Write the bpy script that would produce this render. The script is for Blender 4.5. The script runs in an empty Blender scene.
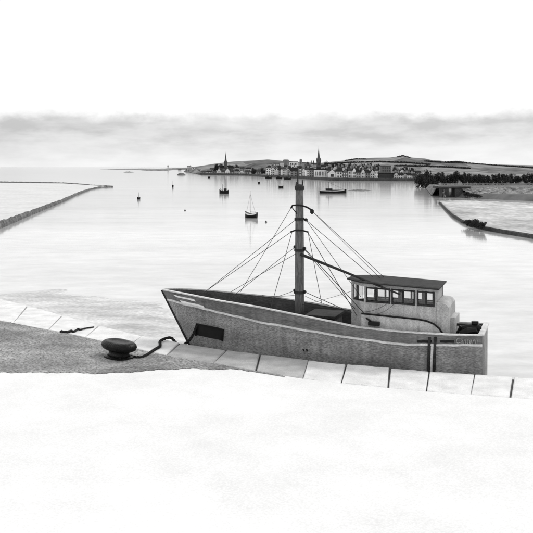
import bpy, bmesh, math, random
import numpy as np
from mathutils import Vector
random.seed(7)
R = math.radians
scene = bpy.context.scene
COL = scene.collection

# ------------------------------------------------------------------ camera
H, F, CX, HY = 8.5, 800.0, 266.5, 167.0        # eye height (m), focal length in photo pixels, horizon row
cam_d = bpy.data.cameras.new('camera'); cam = bpy.data.objects.new('camera', cam_d); COL.objects.link(cam)
cam.location = (0, 0, H); cam.rotation_euler = (R(90), 0, 0)
cam_d.sensor_width = 36; cam_d.lens = F / 533 * 36; cam_d.shift_y = -(266.5 - HY) / 533
cam_d.clip_start = .1; cam_d.clip_end = 80000
scene.camera = cam
# ------------------------------------------------------------------ sky
SUN_EL, SUN_AZ = 48, 62                           # azimuth measured from +Y towards +X: behind the town, to the right
w = bpy.data.worlds.new('World'); scene.world = w; w.use_nodes = True
nt = w.node_tree; N = nt.nodes; Lk = nt.links
for n in list(N): N.remove(n)
def wn(t, **k):
    n = N.new(t)
    for a, b in k.items(): setattr(n, a, b)
    return n
def wmath(op, a, b=None, c=None, clamp=False):
    n = wn('ShaderNodeMath', operation=op, use_clamp=clamp)
    for i, v in enumerate((a, b, c)):
        if v is None: continue
        if isinstance(v, (int, float)): n.inputs[i].default_value = v
        else: Lk.new(v, n.inputs[i])
    return n.outputs[0]
def wmap(v, a, b, c, d, smooth=True):
    n = wn('ShaderNodeMapRange', interpolation_type='SMOOTHSTEP' if smooth else 'LINEAR')
    Lk.new(v, n.inputs[0])
    for i, x in enumerate((a, b, c, d)): n.inputs[i + 1].default_value = x
    return n.outputs[0]
tc = wn('ShaderNodeTexCoord'); sx = wn('ShaderNodeSeparateXYZ'); Lk.new(tc.outputs['Generated'], sx.inputs[0])
def wnoise(scale, sc, detail=5, rough=.55, loc=(0, 0, 0)):
    m = wn('ShaderNodeMapping'); m.inputs['Scale'].default_value = sc; m.inputs['Location'].default_value = loc
    Lk.new(tc.outputs['Generated'], m.inputs[0])
    n = wn('ShaderNodeTexNoise'); n.inputs['Scale'].default_value = scale; n.inputs['Detail'].default_value = detail; n.inputs['Roughness'].default_value = rough
    Lk.new(m.outputs[0], n.inputs['Vector']); return n.outputs[0]
sky = wn('ShaderNodeTexSky', sky_type='NISHITA'); sky.sun_disc = False
sky.sun_elevation = R(SUN_EL); sky.sun_rotation = R(SUN_AZ); sky.dust_density = 4
bw = wn('ShaderNodeRGBToBW'); Lk.new(sky.outputs[0], bw.inputs[0])
air = wmath('MULTIPLY', bw.outputs[0], .10)                                  # the clear sky behind, colourless
edge = wnoise(26, (1, 1, 1.6), 7, .62)
rag = wmath('SUBTRACT', edge, .5)
top = wmap(wmath('ADD', sx.outputs[2], wmath('MULTIPLY', rag, .030)), .0540, .0730, 1, 0)
base = wmap(sx.outputs[2], .002, .045, .42, 1)
wisp = wmap(wnoise(5.5, (1, 1, 7), 6, .6, (2.1, 0, .3)), .32, .68, .66, 1)
fine = wmap(wnoise(17, (1, 1, 3.6), 5, .6, (.7, 0, 0)), .3, .7, .72, 1.15)
bank = wmath('MULTIPLY', wmath('MULTIPLY', top, wmath('MULTIPLY', base, wisp)), fine, clamp=True)
veil = wmap(wnoise(3, (1, 1, 4), 4), .3, .8, 1.20, 1.08)                     # bright even overcast
cover = wmath('ADD', wmath('MULTIPLY', veil, .9), wmath('MULTIPLY', air, .1))
lum = wmath('MULTIPLY', cover, wmath('SUBTRACT', 1.0, wmath('MULTIPLY', bank, .41)))
comb = wn('ShaderNodeCombineXYZ')
for i in range(3): Lk.new(lum, comb.inputs[i])
bg = wn('ShaderNodeBackground'); Lk.new(comb.outputs[0], bg.inputs[0]); bg.inputs[1].default_value = 1.0
out = wn('ShaderNodeOutputWorld'); Lk.new(bg.outputs[0], out.inputs[0])
# ------------------------------------------------------------------ sun behind thin cloud
sd = bpy.data.lights.new('sun', 'SUN'); sd.energy = 1.5; sd.angle = R(11); sd.color = (1, .99, .97)
so = bpy.data.objects.new('sun', sd); COL.objects.link(so)
sv = Vector((math.sin(R(SUN_AZ)) * math.cos(R(SUN_EL)), math.cos(R(SUN_AZ)) * math.cos(R(SUN_EL)), math.sin(R(SUN_EL))))
so.rotation_euler = sv.to_track_quat('Z', 'Y').to_euler(); so.location = sv * 60
# ------------------------------------------------------------------ exposure
vs = scene.view_settings
scene.display_settings.display_device = 'sRGB'
vs.view_transform = 'Standard'; vs.look = 'None'; vs.exposure = 0.0; vs.gamma = 1; vs.use_curve_mapping = False
scene.render.engine = 'CYCLES'

# ------------------------------------------------------------------ helpers
def at(px, py, d):                     # point at depth d seen at (px, py)
    return Vector(((px - CX) / F * d, d, H - (py - HY) / F * d))
def ground(px, py, z=0.0):             # point of the level z seen at (px, py)
    d = (H - z) * F / (py - HY)
    return Vector(((px - CX) / F * d, d, z))
def shore_d(py): return H * F / (py - HY)
def interp(x, pts):
    if x <= pts[0][0]:
        (a, b), (c, d) = pts[0], pts[1]
    elif x >= pts[-1][0]:
        (a, b), (c, d) = pts[-2], pts[-1]
    else:
        for (a, b), (c, d) in zip(pts, pts[1:]):
            if a <= x <= c: break
    return b + (d - b) * (x - a) / (c - a)
def clampi(x, pts): return interp(min(max(x, pts[0][0]), pts[-1][0]), pts)

MATS = {}
def mat(name, c, rough=.8, var=.25, scale=3.0, stretch=(1, 1, 1), bump=.15, bscale=None, spec=.3, metal=0, grain=.0, gscale=60):
    if name in MATS: return MATS[name]
    m = bpy.data.materials.new(name); m.use_nodes = True; t = m.node_tree; p = t.nodes['Principled BSDF']
    tcn = t.nodes.new('ShaderNodeTexCoord'); mp = t.nodes.new('ShaderNodeMapping'); mp.inputs['Scale'].default_value = stretch
    t.links.new(tcn.outputs['Object'], mp.inputs[0])
    n1 = t.nodes.new('ShaderNodeTexNoise'); n1.inputs['Scale'].default_value = scale; n1.inputs['Detail'].default_value = 7; n1.inputs['Roughness'].default_value = .62
    t.links.new(mp.outputs[0], n1.inputs['Vector'])
    mr = t.nodes.new('ShaderNodeMapRange'); t.links.new(n1.outputs[0], mr.inputs[0])
    mr.inputs[1].default_value = .3; mr.inputs[2].default_value = .7; mr.inputs[3].default_value = c * (1 - var); mr.inputs[4].default_value = c * (1 + var)
    val = mr.outputs[0]
    n2 = t.nodes.new('ShaderNodeTexNoise'); n2.inputs['Scale'].default_value = gscale; n2.inputs['Detail'].default_value = 3
    t.links.new(mp.outputs[0], n2.inputs['Vector'])
    if grain:
        g = t.nodes.new('ShaderNodeMapRange'); t.links.new(n2.outputs[0], g.inputs[0])
        g.inputs[1].default_value = .32; g.inputs[2].default_value = .68; g.inputs[3].default_value = 1 - grain; g.inputs[4].default_value = 1 + grain
        mu = t.nodes.new('ShaderNodeMath'); mu.operation = 'MULTIPLY'; t.links.new(val, mu.inputs[0]); t.links.new(g.outputs[0], mu.inputs[1]); val = mu.outputs[0]
    cb = t.nodes.new('ShaderNodeCombineColor')
    for i in range(3): t.links.new(val, cb.inputs[i])
    t.links.new(cb.outputs[0], p.inputs['Base Color'])
    p.inputs['Roughness'].default_value = rough; p.inputs['Specular IOR Level'].default_value = spec; p.inputs['Metallic'].default_value = metal
    if bump:
        bp = t.nodes.new('ShaderNodeBump'); bp.inputs['Strength'].default_value = bump; bp.inputs['Distance'].default_value = .02
        t.links.new(n2.outputs[0], bp.inputs['Height']); t.links.new(bp.outputs[0], p.inputs['Normal'])
    MATS[name] = m; return m

class MB:
    def __init__(s): s.v = []; s.f = []
    def add(s, vs, fs):
        o = len(s.v); s.v += [tuple(x) for x in vs]; s.f += [tuple(i + o for i in f) for f in fs]; return s
    def box(s, c, d, rz=0):
        cx, cy, cz = c; a, b, h = d[0] / 2, d[1] / 2, d[2] / 2; co, si = math.cos(rz), math.sin(rz)
        P = [(cx + x * co - y * si, cy + x * si + y * co, cz + z) for z in (-h, h) for x, y in ((-a, -b), (a, -b), (a, b), (-a, b))]
        return s.add(P, [(3, 2, 1, 0), (4, 5, 6, 7), (0, 1, 5, 4), (1, 2, 6, 5), (2, 3, 7, 6), (3, 0, 4, 7)])
    def loft(s, rings, cap=True, closed=True):
        n = len(rings[0]); o = len(s.v); s.v += [tuple(p) for r in rings for p in r]
        for i in range(len(rings) - 1):
            for j in range(n if closed else n - 1):
                k = (j + 1) % n
                s.f.append((o + i * n + j, o + i * n + k, o + (i + 1) * n + k, o + (i + 1) * n + j))
        if cap:
            s.f.append(tuple(o + j for j in reversed(range(n)))); s.f.append(tuple(o + (len(rings) - 1) * n + j for j in range(n)))
        return s
    def prism(s, foot, z0, z1):        # footprint counter-clockwise; z1 may be a function
        g = z1 if callable(z1) else (lambda x, y: z1); g0 = z0 if callable(z0) else (lambda x, y: z0)
        return s.loft([[(x, y, g0(x, y)) for x, y in foot], [(x, y, g(x, y)) for x, y in foot]])
    def tube(s, pts, r, n=8):
        pts = [Vector(p) for p in pts]; rr = r if isinstance(r, (list, tuple)) else [r] * len(pts); rings = []
        for i, p in enumerate(pts):
            t = (pts[min(i + 1, len(pts) - 1)] - pts[max(i - 1, 0)]).normalized()
            a = t.cross(Vector((0, 0, 1)) if abs(t.z) < .9 else Vector((1, 0, 0))).normalized(); b = t.cross(a)
            rings.append([p + (a * math.cos(q) + b * math.sin(q)) * rr[i] for q in [2 * math.pi * k / n for k in range(n)]])
        return s.loft(rings)
    def lathe(s, prof, n=16, c=(0, 0, 0)):
        return s.loft([[(c[0] + r * math.cos(2 * math.pi * k / n), c[1] + r * math.sin(2 * math.pi * k / n), c[2] + z) for k in range(n)] for r, z in prof])
    def mesh(s, name):
        m = bpy.data.meshes.new(name); m.from_pydata(s.v, [], s.f); m.update(); return m
def recalc(me):
    bm = bmesh.new(); bm.from_mesh(me); bmesh.ops.recalc_face_normals(bm, faces=bm.faces); bm.to_mesh(me); bm.free()
def obj(name, mb, m, parent=None, smooth=False, loc=None, fix=True):
    me = mb.mesh(name) if isinstance(mb, MB) else mb
    if isinstance(mb, MB):
        if fix: recalc(me)
        me.materials.append(m)
    if smooth:
        for p in me.polygons: p.use_smooth = True
    o = bpy.data.objects.new(name, me); COL.objects.link(o); o.parent = parent
    if loc is not None: o.location = loc
    return o
def tag(o, label, cat=None, group=None, kind=None):
    if label: o['label'] = label
    if cat: o['category'] = cat
    if group: o['group'] = group
    if kind: o['kind'] = kind
    return o
def thing(name, label, cat, loc=(0, 0, 0), rz=0, group=None):
    o = bpy.data.objects.new(name, None); COL.objects.link(o); o.location = loc; o.rotation_euler = (0, 0, rz); o.empty_display_size = .3
    return tag(o, label, cat, group)

# ------------------------------------------------------------------ materials
def g(name, c, **k): return mat(name, c, **k)
M_stone_w = g('pale_stone', .64, var=.16, scale=1.5, grain=.14, gscale=40, bump=.3)
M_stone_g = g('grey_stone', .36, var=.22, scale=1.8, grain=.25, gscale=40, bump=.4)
M_conc = g('pale_concrete', .69, var=.09, scale=.4, grain=.07, gscale=22, bump=.25)
M_wallst = g('quay_stone', .07, var=.3, scale=1.2, grain=.2)
M_tar = g('worn_tarmac', .21, var=.6, scale=.6, stretch=(.8, 1.2, 1), grain=.6, gscale=14, bump=.6)
M_hull = g('hull_paint', .26, var=.38, scale=1.1, stretch=(.45, 1, 1.3), grain=.45, gscale=24, bump=.35, rough=.65)
M_hulld = g('bulwark_paint', .14, var=.35, scale=2.6, stretch=(.3, 1, 2), grain=.36, gscale=26, bump=.3, rough=.65)
M_rail = g('rail_paint', .56, var=.25, scale=3, stretch=(.4, 1, 1), grain=.2, gscale=30)
M_white = g('white_paint', .80, var=.08, scale=4, grain=.06, gscale=30)
M_black = g('black_iron', .009, var=.4, scale=6, rough=.36, spec=.14, bump=.35, gscale=30)
M_dark = g('dark_paint', .028, var=.45, scale=4, grain=.4, gscale=30, rough=.7, spec=.12)
M_hole = g('dark_opening', .012, var=.3, rough=.9, bump=0)
M_wood = g('mast_wood', .11, var=.5, scale=4, stretch=(3, 3, .35), grain=.4, gscale=22, rough=.6)
M_deck = g('deck_wood', .05, var=.4, scale=3, stretch=(.3, 2, 1), grain=.3, gscale=24)
M_cabin = g('cabin_paint', .36, var=.2, scale=2.5, grain=.25, gscale=24, rough=.6)
M_cabinl = g('casing_paint', .44, var=.2, scale=2.5, grain=.22, gscale=24, rough=.6)
M_bol = g('pitted_iron', .006, var=.9, scale=5, rough=.33, spec=.13, bump=1.0, gscale=16)
M_wire = g('rigging_wire', .04, spec=.1, var=.2, rough=.5, bump=0)
M_rope = g('tarred_rope', .02, spec=.1, var=.4, scale=14, bump=.6, gscale=40)
def glass():
    m = bpy.data.materials.new('window_glass'); m.use_nodes = True; p = m.node_tree.nodes['Principled BSDF']
    p.inputs['Base Color'].default_value = (.9, .9, .9, 1); p.inputs['Transmission Weight'].default_value = 1; p.inputs['Roughness'].default_value = .02; p.inputs['IOR'].default_value = 1.45
    return m
M_glass = glass()
def water_mat():
    m = bpy.data.materials.new('estuary_water'); m.use_nodes = True; t = m.node_tree; p = t.nodes['Principled BSDF']
    tcn = t.nodes.new('ShaderNodeTexCoord')
    def nz(scale, sc, det=4, rgh=.55):
        mp = t.nodes.new('ShaderNodeMapping'); mp.inputs['Scale'].default_value = sc; t.links.new(tcn.outputs['Object'], mp.inputs[0])
        n = t.nodes.new('ShaderNodeTexNoise'); n.inputs['Scale'].default_value = scale; n.inputs['Detail'].default_value = det; n.inputs['Roughness'].default_value = rgh
        t.links.new(mp.outputs[0], n.inputs['Vector']); return n.outputs[0]
    silt = nz(.035, (.45, 1.6, 1), 6, .6)
    mr = t.nodes.new('ShaderNodeMapRange'); t.links.new(silt, mr.inputs[0])
    for i, x in enumerate((.34, .66, .57, .41)): mr.inputs[i + 1].default_value = x
    wash = nz(.55, (.5, 1.0, 1), 6, .72)
    m2 = t.nodes.new('ShaderNodeMapRange'); t.links.new(wash, m2.inputs[0])
    for i, x in enumerate((.34, .66, .80, 1.16)): m2.inputs[i + 1].default_value = x
    mu = t.nodes.new('ShaderNodeMath'); mu.operation = 'MULTIPLY'; t.links.new(mr.outputs[0], mu.inputs[0]); t.links.new(m2.outputs[0], mu.inputs[1])
    cb = t.nodes.new('ShaderNodeCombineColor')
    for i in range(3): t.links.new(mu.outputs[0], cb.inputs[i])
    t.links.new(cb.outputs[0], p.inputs['Base Color'])
    p.inputs['Roughness'].default_value = .09; p.inputs['IOR'].default_value = 1.6
    a = nz(.9, (.35, 1, 1), 3); b = nz(.12, (.4, 1.3, 1), 3)
    b1 = t.nodes.new('ShaderNodeBump'); b1.inputs['Strength'].default_value = .10; b1.inputs['Distance'].default_value = .06; t.links.new(a, b1.inputs['Height'])
    b2 = t.nodes.new('ShaderNodeBump'); b2.inputs['Strength'].default_value = .10; b2.inputs['Distance'].default_value = .25; t.links.new(b, b2.inputs['Height']); t.links.new(b1.outputs[0], b2.inputs['Normal'])
    t.links.new(b2.outputs[0], p.inputs['Normal'])
    return m

# ================================================================== WATER
mb = MB(); mb.add([(-40000, -200, 0), (40000, -200, 0), (40000, 60000, 0), (-40000, 60000, 0)], [(0, 1, 2, 3)])
tag(obj('water', mb, water_mat(), fix=False), 'pale silvery harbour water out to the horizon', kind='structure')

# ================================================================== QUAY
ZQ = 1.25
OUT = [(-70, 281), (0, 298), (63, 315), (102, 326), (141, 335.5), (189, 344.3), (227, 350), (260, 354.2), (308, 360), (345, 364), (430, 371), (480, 374.5), (560, 379.5)]
INN = [(-70, 305), (0, 320), (63, 332), (102, 340.5), (150, 351.5), (177, 357), (210, 362.5), (249, 369.5), (300, 378), (345, 383.5), (430, 391.5), (480, 395), (560, 401)]
def qo(px): return ground(px, interp(px, OUT), ZQ)
def qi(px): return ground(px, interp(px, INN), ZQ)
quay = obj('quay', MB().prism([(p.x, p.y) for p in [qo(x) for x in range(-70, 561, 15)]][::-1] + [(-60, qo(-70).y + 14), (-60, -30), (60, -30), (60, 20)], -2, ZQ - .10), M_wallst)
tag(quay, 'stone harbour quay in the foreground', kind='structure')
apr = [(p.x, p.y - .03) for p in [qi(x) for x in range(-70, 561, 10)]][::-1]
obj('apron', MB().prism(apr + [(-59, qi(-70).y + 13), (-59, -29), (59, -29), (59, 19)], ZQ - .099, ZQ - .004), M_conc, quay)['label'] = 'pale concrete poured up to the coping'
JO = [-70, -44, -12, 27, 62, 99, 141, 180, 227, 261, 308, 346, 390, 429, 474, 513, 560]
def ji(x): return x - (14 if x < 230 else (5 if x < 350 else 3))
rnd = random.Random(3)
for a, b in zip(JO, JO[1:]):
    n = 9; gap = rnd.uniform(.45, .8)
    o_ = [qo(a + gap + (b - a - 2 * gap) * i / n) for i in range(n + 1)]
    i_ = [qi(ji(a) + gap + (ji(b) - ji(a) - 2 * gap) * i / n) for i in range(n + 1)]
    foot = [(p.x + rnd.uniform(-.03, .03), p.y - .02 + rnd.uniform(-.05, .05)) for p in i_] + [(p.x + rnd.uniform(-.03, .03), p.y + rnd.uniform(-.05, .02)) for p in o_[::-1]]
    cx = sum(p[0] for p in foot) / len(foot); cy = sum(p[1] for p in foot) / len(foot)
    ins = [(cx + (x - cx) * .965 + rnd.uniform(-.012, .012), cy + (y - cy) * .965 + rnd.uniform(-.012, .012)) for x, y in foot]
    zt = ZQ + rnd.uniform(-.012, .016); tilt = rnd.uniform(-.006, .006)
    m = MB().loft([[(x, y, ZQ - .098) for x, y in foot], [(x, y, zt - .03) for x, y in foot], [(x, y, zt + tilt * (x - cx)) for x, y in ins]])
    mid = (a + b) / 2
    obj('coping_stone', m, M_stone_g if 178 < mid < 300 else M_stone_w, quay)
# worn tarmac between the coping and the concrete
top = [(x, interp(x, INN) + .9) for x in range(-60, 285, 6)]
bot = []
rnd = random.Random(11)
for x in [285 - i * .9 for i in range(383)]:
    yb = clampi(x, [(-60, 371), (64, 373), (100, 373.5), (150, 371), (190, 368.5), (235, 369.5), (262, 373.2), (285, 377)]) + .8 * math.sin(x * .11) * math.sin(x * .047 + 1) + .25 * math.sin(x * .53 + 2) + rnd.uniform(-.22, .22)
    bot.append((x + rnd.uniform(-.3, .3), max(yb, interp(x, INN) + 1.6)))
lft = []
ring = [ground(x, y, ZQ) for x, y in top + bot + lft]
cen = Vector((sum(p.x for p in ring) / len(ring), sum(p.y for p in ring) / len(ring), 0))
m = MB().prism([(p.x, p.y) for p in ring[::-1]], ZQ - .003, ZQ + .02)
obj('tarmac_strip', m, M_tar, quay)['label'] = 'worn dark tarmac strip behind the coping stones'
# loose grit on the tarmac
rg = random.Random(17); gm = MB()
poly = [(p.x, p.y) for p in ring]
def inside(x, y):
    c = False; j = len(poly) - 1
    for i in range(len(poly)):
        (xi, yi), (xj, yj) = poly[i], poly[j]
        if (yi > y) != (yj > y) and x < (xj - xi) * (y - yi) / (yj - yi) + xi: c = not c
        j = i
    return c
x0, x1 = min(p[0] for p in poly), max(p[0] for p in poly); y0, y1 = min(p[1] for p in poly), max(p[1] for p in poly); made = 0
while made < 2200:
    x, y = rg.uniform(x0, x1), rg.uniform(y0, y1)
    if not inside(x, y): continue
    r_ = rg.uniform(.012, .035) * (1.6 if rg.random() < .06 else 1); made += 1; q = rg.uniform(0, 3)
    gm.add([(x + r_ * math.cos(q + k * 1.57) * rg.uniform(.7, 1.2), y + r_ * math.sin(q + k * 1.57) * rg.uniform(.7, 1.2), ZQ + .018) for k in range(4)] + [(x, y, ZQ + .02 + r_ * .8)], [(0, 1, 4), (1, 2, 4), (2, 3, 4), (3, 0, 4)])
tag(obj('grit', gm, g('grit_stone', .22, var=.6, scale=3, bump=0)), 'loose grit scattered over the worn tarmac', 'gravel', kind='stuff')
# added strip: painted shade on the water by the quay, left of the bow
M_edge_shade = g('painted_water_shade', .46, var=.40, scale=.5, stretch=(.5, 1.4, 1), grain=.30, gscale=9, bump=.5, rough=.35)
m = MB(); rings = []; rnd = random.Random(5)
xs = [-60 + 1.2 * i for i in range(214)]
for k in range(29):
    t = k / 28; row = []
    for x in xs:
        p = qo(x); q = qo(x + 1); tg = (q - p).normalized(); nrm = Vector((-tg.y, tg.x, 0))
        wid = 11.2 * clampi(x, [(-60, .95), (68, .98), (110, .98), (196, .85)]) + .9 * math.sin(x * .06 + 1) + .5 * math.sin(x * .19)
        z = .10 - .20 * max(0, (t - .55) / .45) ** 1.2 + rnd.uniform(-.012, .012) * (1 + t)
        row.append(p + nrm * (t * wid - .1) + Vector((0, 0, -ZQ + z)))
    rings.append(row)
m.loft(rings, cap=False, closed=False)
tag(obj('water_shade_strip', m, M_edge_shade, smooth=True), 'painted grey shade on the water along the quay, left of the bow', kind='structure')

# ================================================================== FISHING BOAT
TH = R(20); BB = 1.45
A = Vector((-math.cos(TH), math.sin(TH), 0)); NV = Vector((-math.sin(TH), -math.cos(TH), 0))
MID = Vector((2.99, 29.93, 0)) - NV * BB
def along(px):                                  # u on the centreline (from MID) seen at column px
    k = (px - CX) / F
    return (k * MID.y - MID.x) / (A.x - k * A.y)
UB = along(162); US = along(485); LEN = UB - US
ORG = MID + A * US                              # stern, on the waterline
boat = thing('fishing_boat', 'grey wooden fishing boat with tall mast, moored along the quay', 'boat', ORG, math.pi - TH)
def w2px(u, v, z):
    p = ORG + A * u + NV * v
    return CX + F * p.x / p.y, HY + F * (H - z) / p.y
def B(px, py, v):                               # local point on the plane y = v seen at (px, py)
    o = ORG + NV * v; k = (px - CX) / F
    u = (k * o.y - o.x) / (A.x - k * A.y); d = o.y + A.y * u
    return Vector((u, v, H - (py - HY) / F * d))
RAIL = [(155, 289), (162, 290), (185, 294.5), (218, 301), (260, 308), (302, 316.5), (340, 324), (357, 327.8), (400, 332.3), (447, 335.3), (478, 336), (500, 336.3)]
STRK = [(160, 297), (185, 304), (260, 322), (302, 329.5), (340, 336), (396, 344), (440, 345), (500, 345)]
ZK = -.85
LSTEM = B(189, 344, 0).x
zstem = B(189, 344, 0).z
def fb(t, s):
    p = 2.3 + 1.6 * s
    return (.80 + .20 * math.sin(min(t / .4, 1) * math.pi / 2)) * max(0, 1 - t ** p) ** (.92 - .17 * s)
def gs(s): return clampi(s, [(0, .02), (.08, .35), (.2, .70), (.4, .90), (.65, .975), (1, 1)])
railz_cache = []
for i in range(121):
    t = i / 120; u = t * LEN; hb = BB * fb(t, 1)
    px, _ = w2px(u, hb, 2)
    d = (ORG + A * u + NV * hb).y
    railz_cache.append((t, H - (interp(px, RAIL) - HY) / F * d))
def rz(t): return clampi(t, railz_cache)
zb = rz(1)
def uend(s):                                    # raked stem
    z = ZK + s * (zb - ZK)
    return LEN - (LEN - LSTEM) * (zb - z) / (zb - zstem) if z > .2 else LEN - (LEN - LSTEM) * (zb - .2) / (zb - zstem) - (.2 - z) * 1.2
def hp(t, s, off=0, side=1):
    return Vector((t * uend(s), side * (BB * fb(t, s) * gs(s) + off), ZK + s * (rz(t) - ZK)))
NT, NS = 60, 26
ts = [1 - (1 - i / NT) ** 1.35 for i in range(NT + 1)]
ss = [i / NS for i in range(NS + 1)]
m = MB(); m.loft([[hp(t, s, 0, 1) for s in ss[::-1]] + [hp(t, s, 0, -1) for s in ss] for t in ts], cap=False, closed=False)
n = 2 * (NS + 1); m.f.append(tuple(range(n)))
def weathered(mt):                              # run-down streaks and scrapes of the paint
    t = mt.node_tree; p = t.nodes['Principled BSDF']; src = p.inputs['Base Color'].links[0].from_socket
    tcn = t.nodes.new('ShaderNodeTexCoord'); mp_ = t.nodes.new('ShaderNodeMapping'); mp_.inputs['Scale'].default_value = (5, 1, .5); t.links.new(tcn.outputs['Object'], mp_.inputs[0])
    n_ = t.nodes.new('ShaderNodeTexNoise'); n_.inputs['Scale'].default_value = 1.1; n_.inputs['Detail'].default_value = 6; t.links.new(mp_.outputs[0], n_.inputs['Vector'])
    r_ = t.nodes.new('ShaderNodeMapRange'); t.links.new(n_.outputs[0], r_.inputs[0])
    for i, x in enumerate((.36, .62, .45, 1.08)): r_.inputs[i + 1].default_value = x
    mx = t.nodes.new('ShaderNodeMix'); mx.data_type = 'RGBA'; mx.blend_type = 'MULTIPLY'; mx.inputs[0].default_value = .4
    cb = t.nodes.new('ShaderNodeCombineColor')
    for i in range(3): t.links.new(r_.outputs[0], cb.inputs[i])
    t.links.new(src, mx.inputs[6]); t.links.new(cb.outputs[0], mx.inputs[7]); t.links.new(mx.outputs[2], p.inputs['Base Color'])
weathered(M_hull); weathered(M_hulld); weathered(M_cabin); weathered(M_cabinl)
hull = obj('hull', m, M_hull, boat, smooth=True)
bm_ = hull.modifiers.new('thickness', 'SOLIDIFY'); bm_.thickness = .07; bm_.offset = -1
hull.data.materials.append(M_deck); bm_.material_offset = 1
# lookup on the near side
TT = np.linspace(0, 1, 700); S2 = np.linspace(.3, 1, 160)
GP = [[hp(t, s) for s in S2] for t in TT]
GX = np.array([[w2px(p.x, p.y, p.z) for p in row] for row in GP])
def on_hull(px, py, off=.008):
    d = (GX[:, :, 0] - px) ** 2 + (GX[:, :, 1] - py) ** 2
    i, j = np.unravel_index(np.argmin(d), d.shape); p = GP[i][j]
    return Vector((p.x, p.y + off, p.z)), TT[i], S2[j]
def strip(name, pts, hw, off, m_, parent, nn=None):   # raised batten following the hull through photo points
    P = []; K = nn or 40
    for i in range(K + 1):
        x = pts[0][0] + (pts[-1][0] - pts[0][0]) * i / K
        P.append(on_hull(x, interp(x, pts), 0)[0])
    rings = [[p + Vector((0, -.02, -hw)), p + Vector((0, off * .7, -hw)), p + Vector((0, off, 0)), p + Vector((0, off * .7, hw)), p + Vector((0, -.02, hw))] for p in P]
    return obj(name, MB().loft(rings), m_, parent, smooth=False)
def patch(name, quad, off, m_, parent, th=.012, nx=8, ny=4):
    (x0, y0), (x1, y1), (x2, y2), (x3, y3) = quad          # tl, tr, br, bl
    front = []; 
    for j in range(ny + 1):
        for i in range(nx + 1):
            a, b = i / nx, j / ny
            x = (x0 * (1 - a) + x1 * a) * (1 - b) + (x3 * (1 - a) + x2 * a) * b
            y = (y0 * (1 - a) + y1 * a) * (1 - b) + (y3 * (1 - a) + y2 * a) * b
            front.append(on_hull(x, y, off)[0])
    m = MB(); W = nx + 1; n = len(front)
    m.v = [tuple(p) for p in front] + [tuple(p - Vector((0, th, 0))) for p in front]
    for j in range(ny):
        for i in range(nx):
            q = (j * W + i, j * W + i + 1, (j + 1) * W + i + 1, (j + 1) * W + i)
            m.f.append(q); m.f.append(tuple(n + k for k in q[::-1]))
    bd = list(range(W)) + [j * W + nx for j in range(1, ny + 1)] + [ny * W + i for i in range(nx - 1, -1, -1)] + [j * W for j in range(ny - 1, 0, -1)]
    for a, b in zip(bd, bd[1:] + bd[:1]): m.f.append((a, b, n + b, n + a))
    return obj(name, m, m_, parent)
# upper bulwark skin between rail and strake (darker paint), near and far
def strake_s(t):
    best = None
    for j in range(40):
        s = .70 + .3 * j / 39; p = hp(t, s); x, y = w2px(p.x, p.y, p.z)
        e = abs(y - interp(x, STRK))
        if best is None or e < best[0]: best = (e, s)
    return best[1]
stk = [(t, strake_s(t)) for t in [i / 40 * .992 for i in range(41)]]
def bulwark(side):
    rings = []
    for t, s0 in stk:
        rings.append([hp(t, s0 + (1.0 - s0) * k / 5, .010, side) for k in range(6)] + [hp(t, s0 + (1.0 - s0) * k / 5, -.02, side) for k in range(5, -1, -1)])
    return MB().loft(rings)
for sd_ in (1, -1):
    obj('bulwark', bulwark(sd_), M_hulld, boat, smooth=False)['label'] = 'darker painted bulwark'
    rings = [[hp(t, s, 0, sd_) + Vector((0, sd_ * y, z)) for y, z in ((-.02, -.045), (.055, -.035), (.055, .035), (-.02, .045))] for t, s in stk]
    obj('rubbing_strake', MB().loft(rings), M_rail, boat)
    rings = [[hp(t, 1, 0, sd_) + Vector((0, sd_ * y, z)) for y, z in ((-.085, .0), (.04, .0), (.045, .045), (-.085, .05))] for t in [i / 60 * .995 for i in range(61)]]
    obj('rail_cap', MB().loft(rings), M_rail, boat)
# dark line under the strake
obj('stem_post', MB().loft([[hp(.999, s) + Vector((dx, dy, 0)) for dx, dy in ((-.06, -.05), (.05, -.035), (.05, .035), (-.06, .05))] for s in [.3 + .7 * i / 12 for i in range(13)]]), M_dark, boat)
# deck
DK = .62
rings = [[Vector((t * LEN * .985, v * (BB * fb(t, .8) - .05), rz(t) - DK + .05 * (1 - v * v))) for v in (-1, -.5, 0, .5, 1)] for t in [i / 40 * .97 for i in range(41)]]
deck = obj('deck', MB().loft(rings, cap=False, closed=False), M_deck, boat)
# transom beam
obj('transom_cap', MB().loft([[Vector((x, v * BB * fb(0, 1), rz(0) + z)) for x, z in ((-.06, 0), (.14, 0), (.14, .06), (-.06, .06))] for v in (-1, -.5, 0, .5, 1)]), M_rail, boat)
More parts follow.
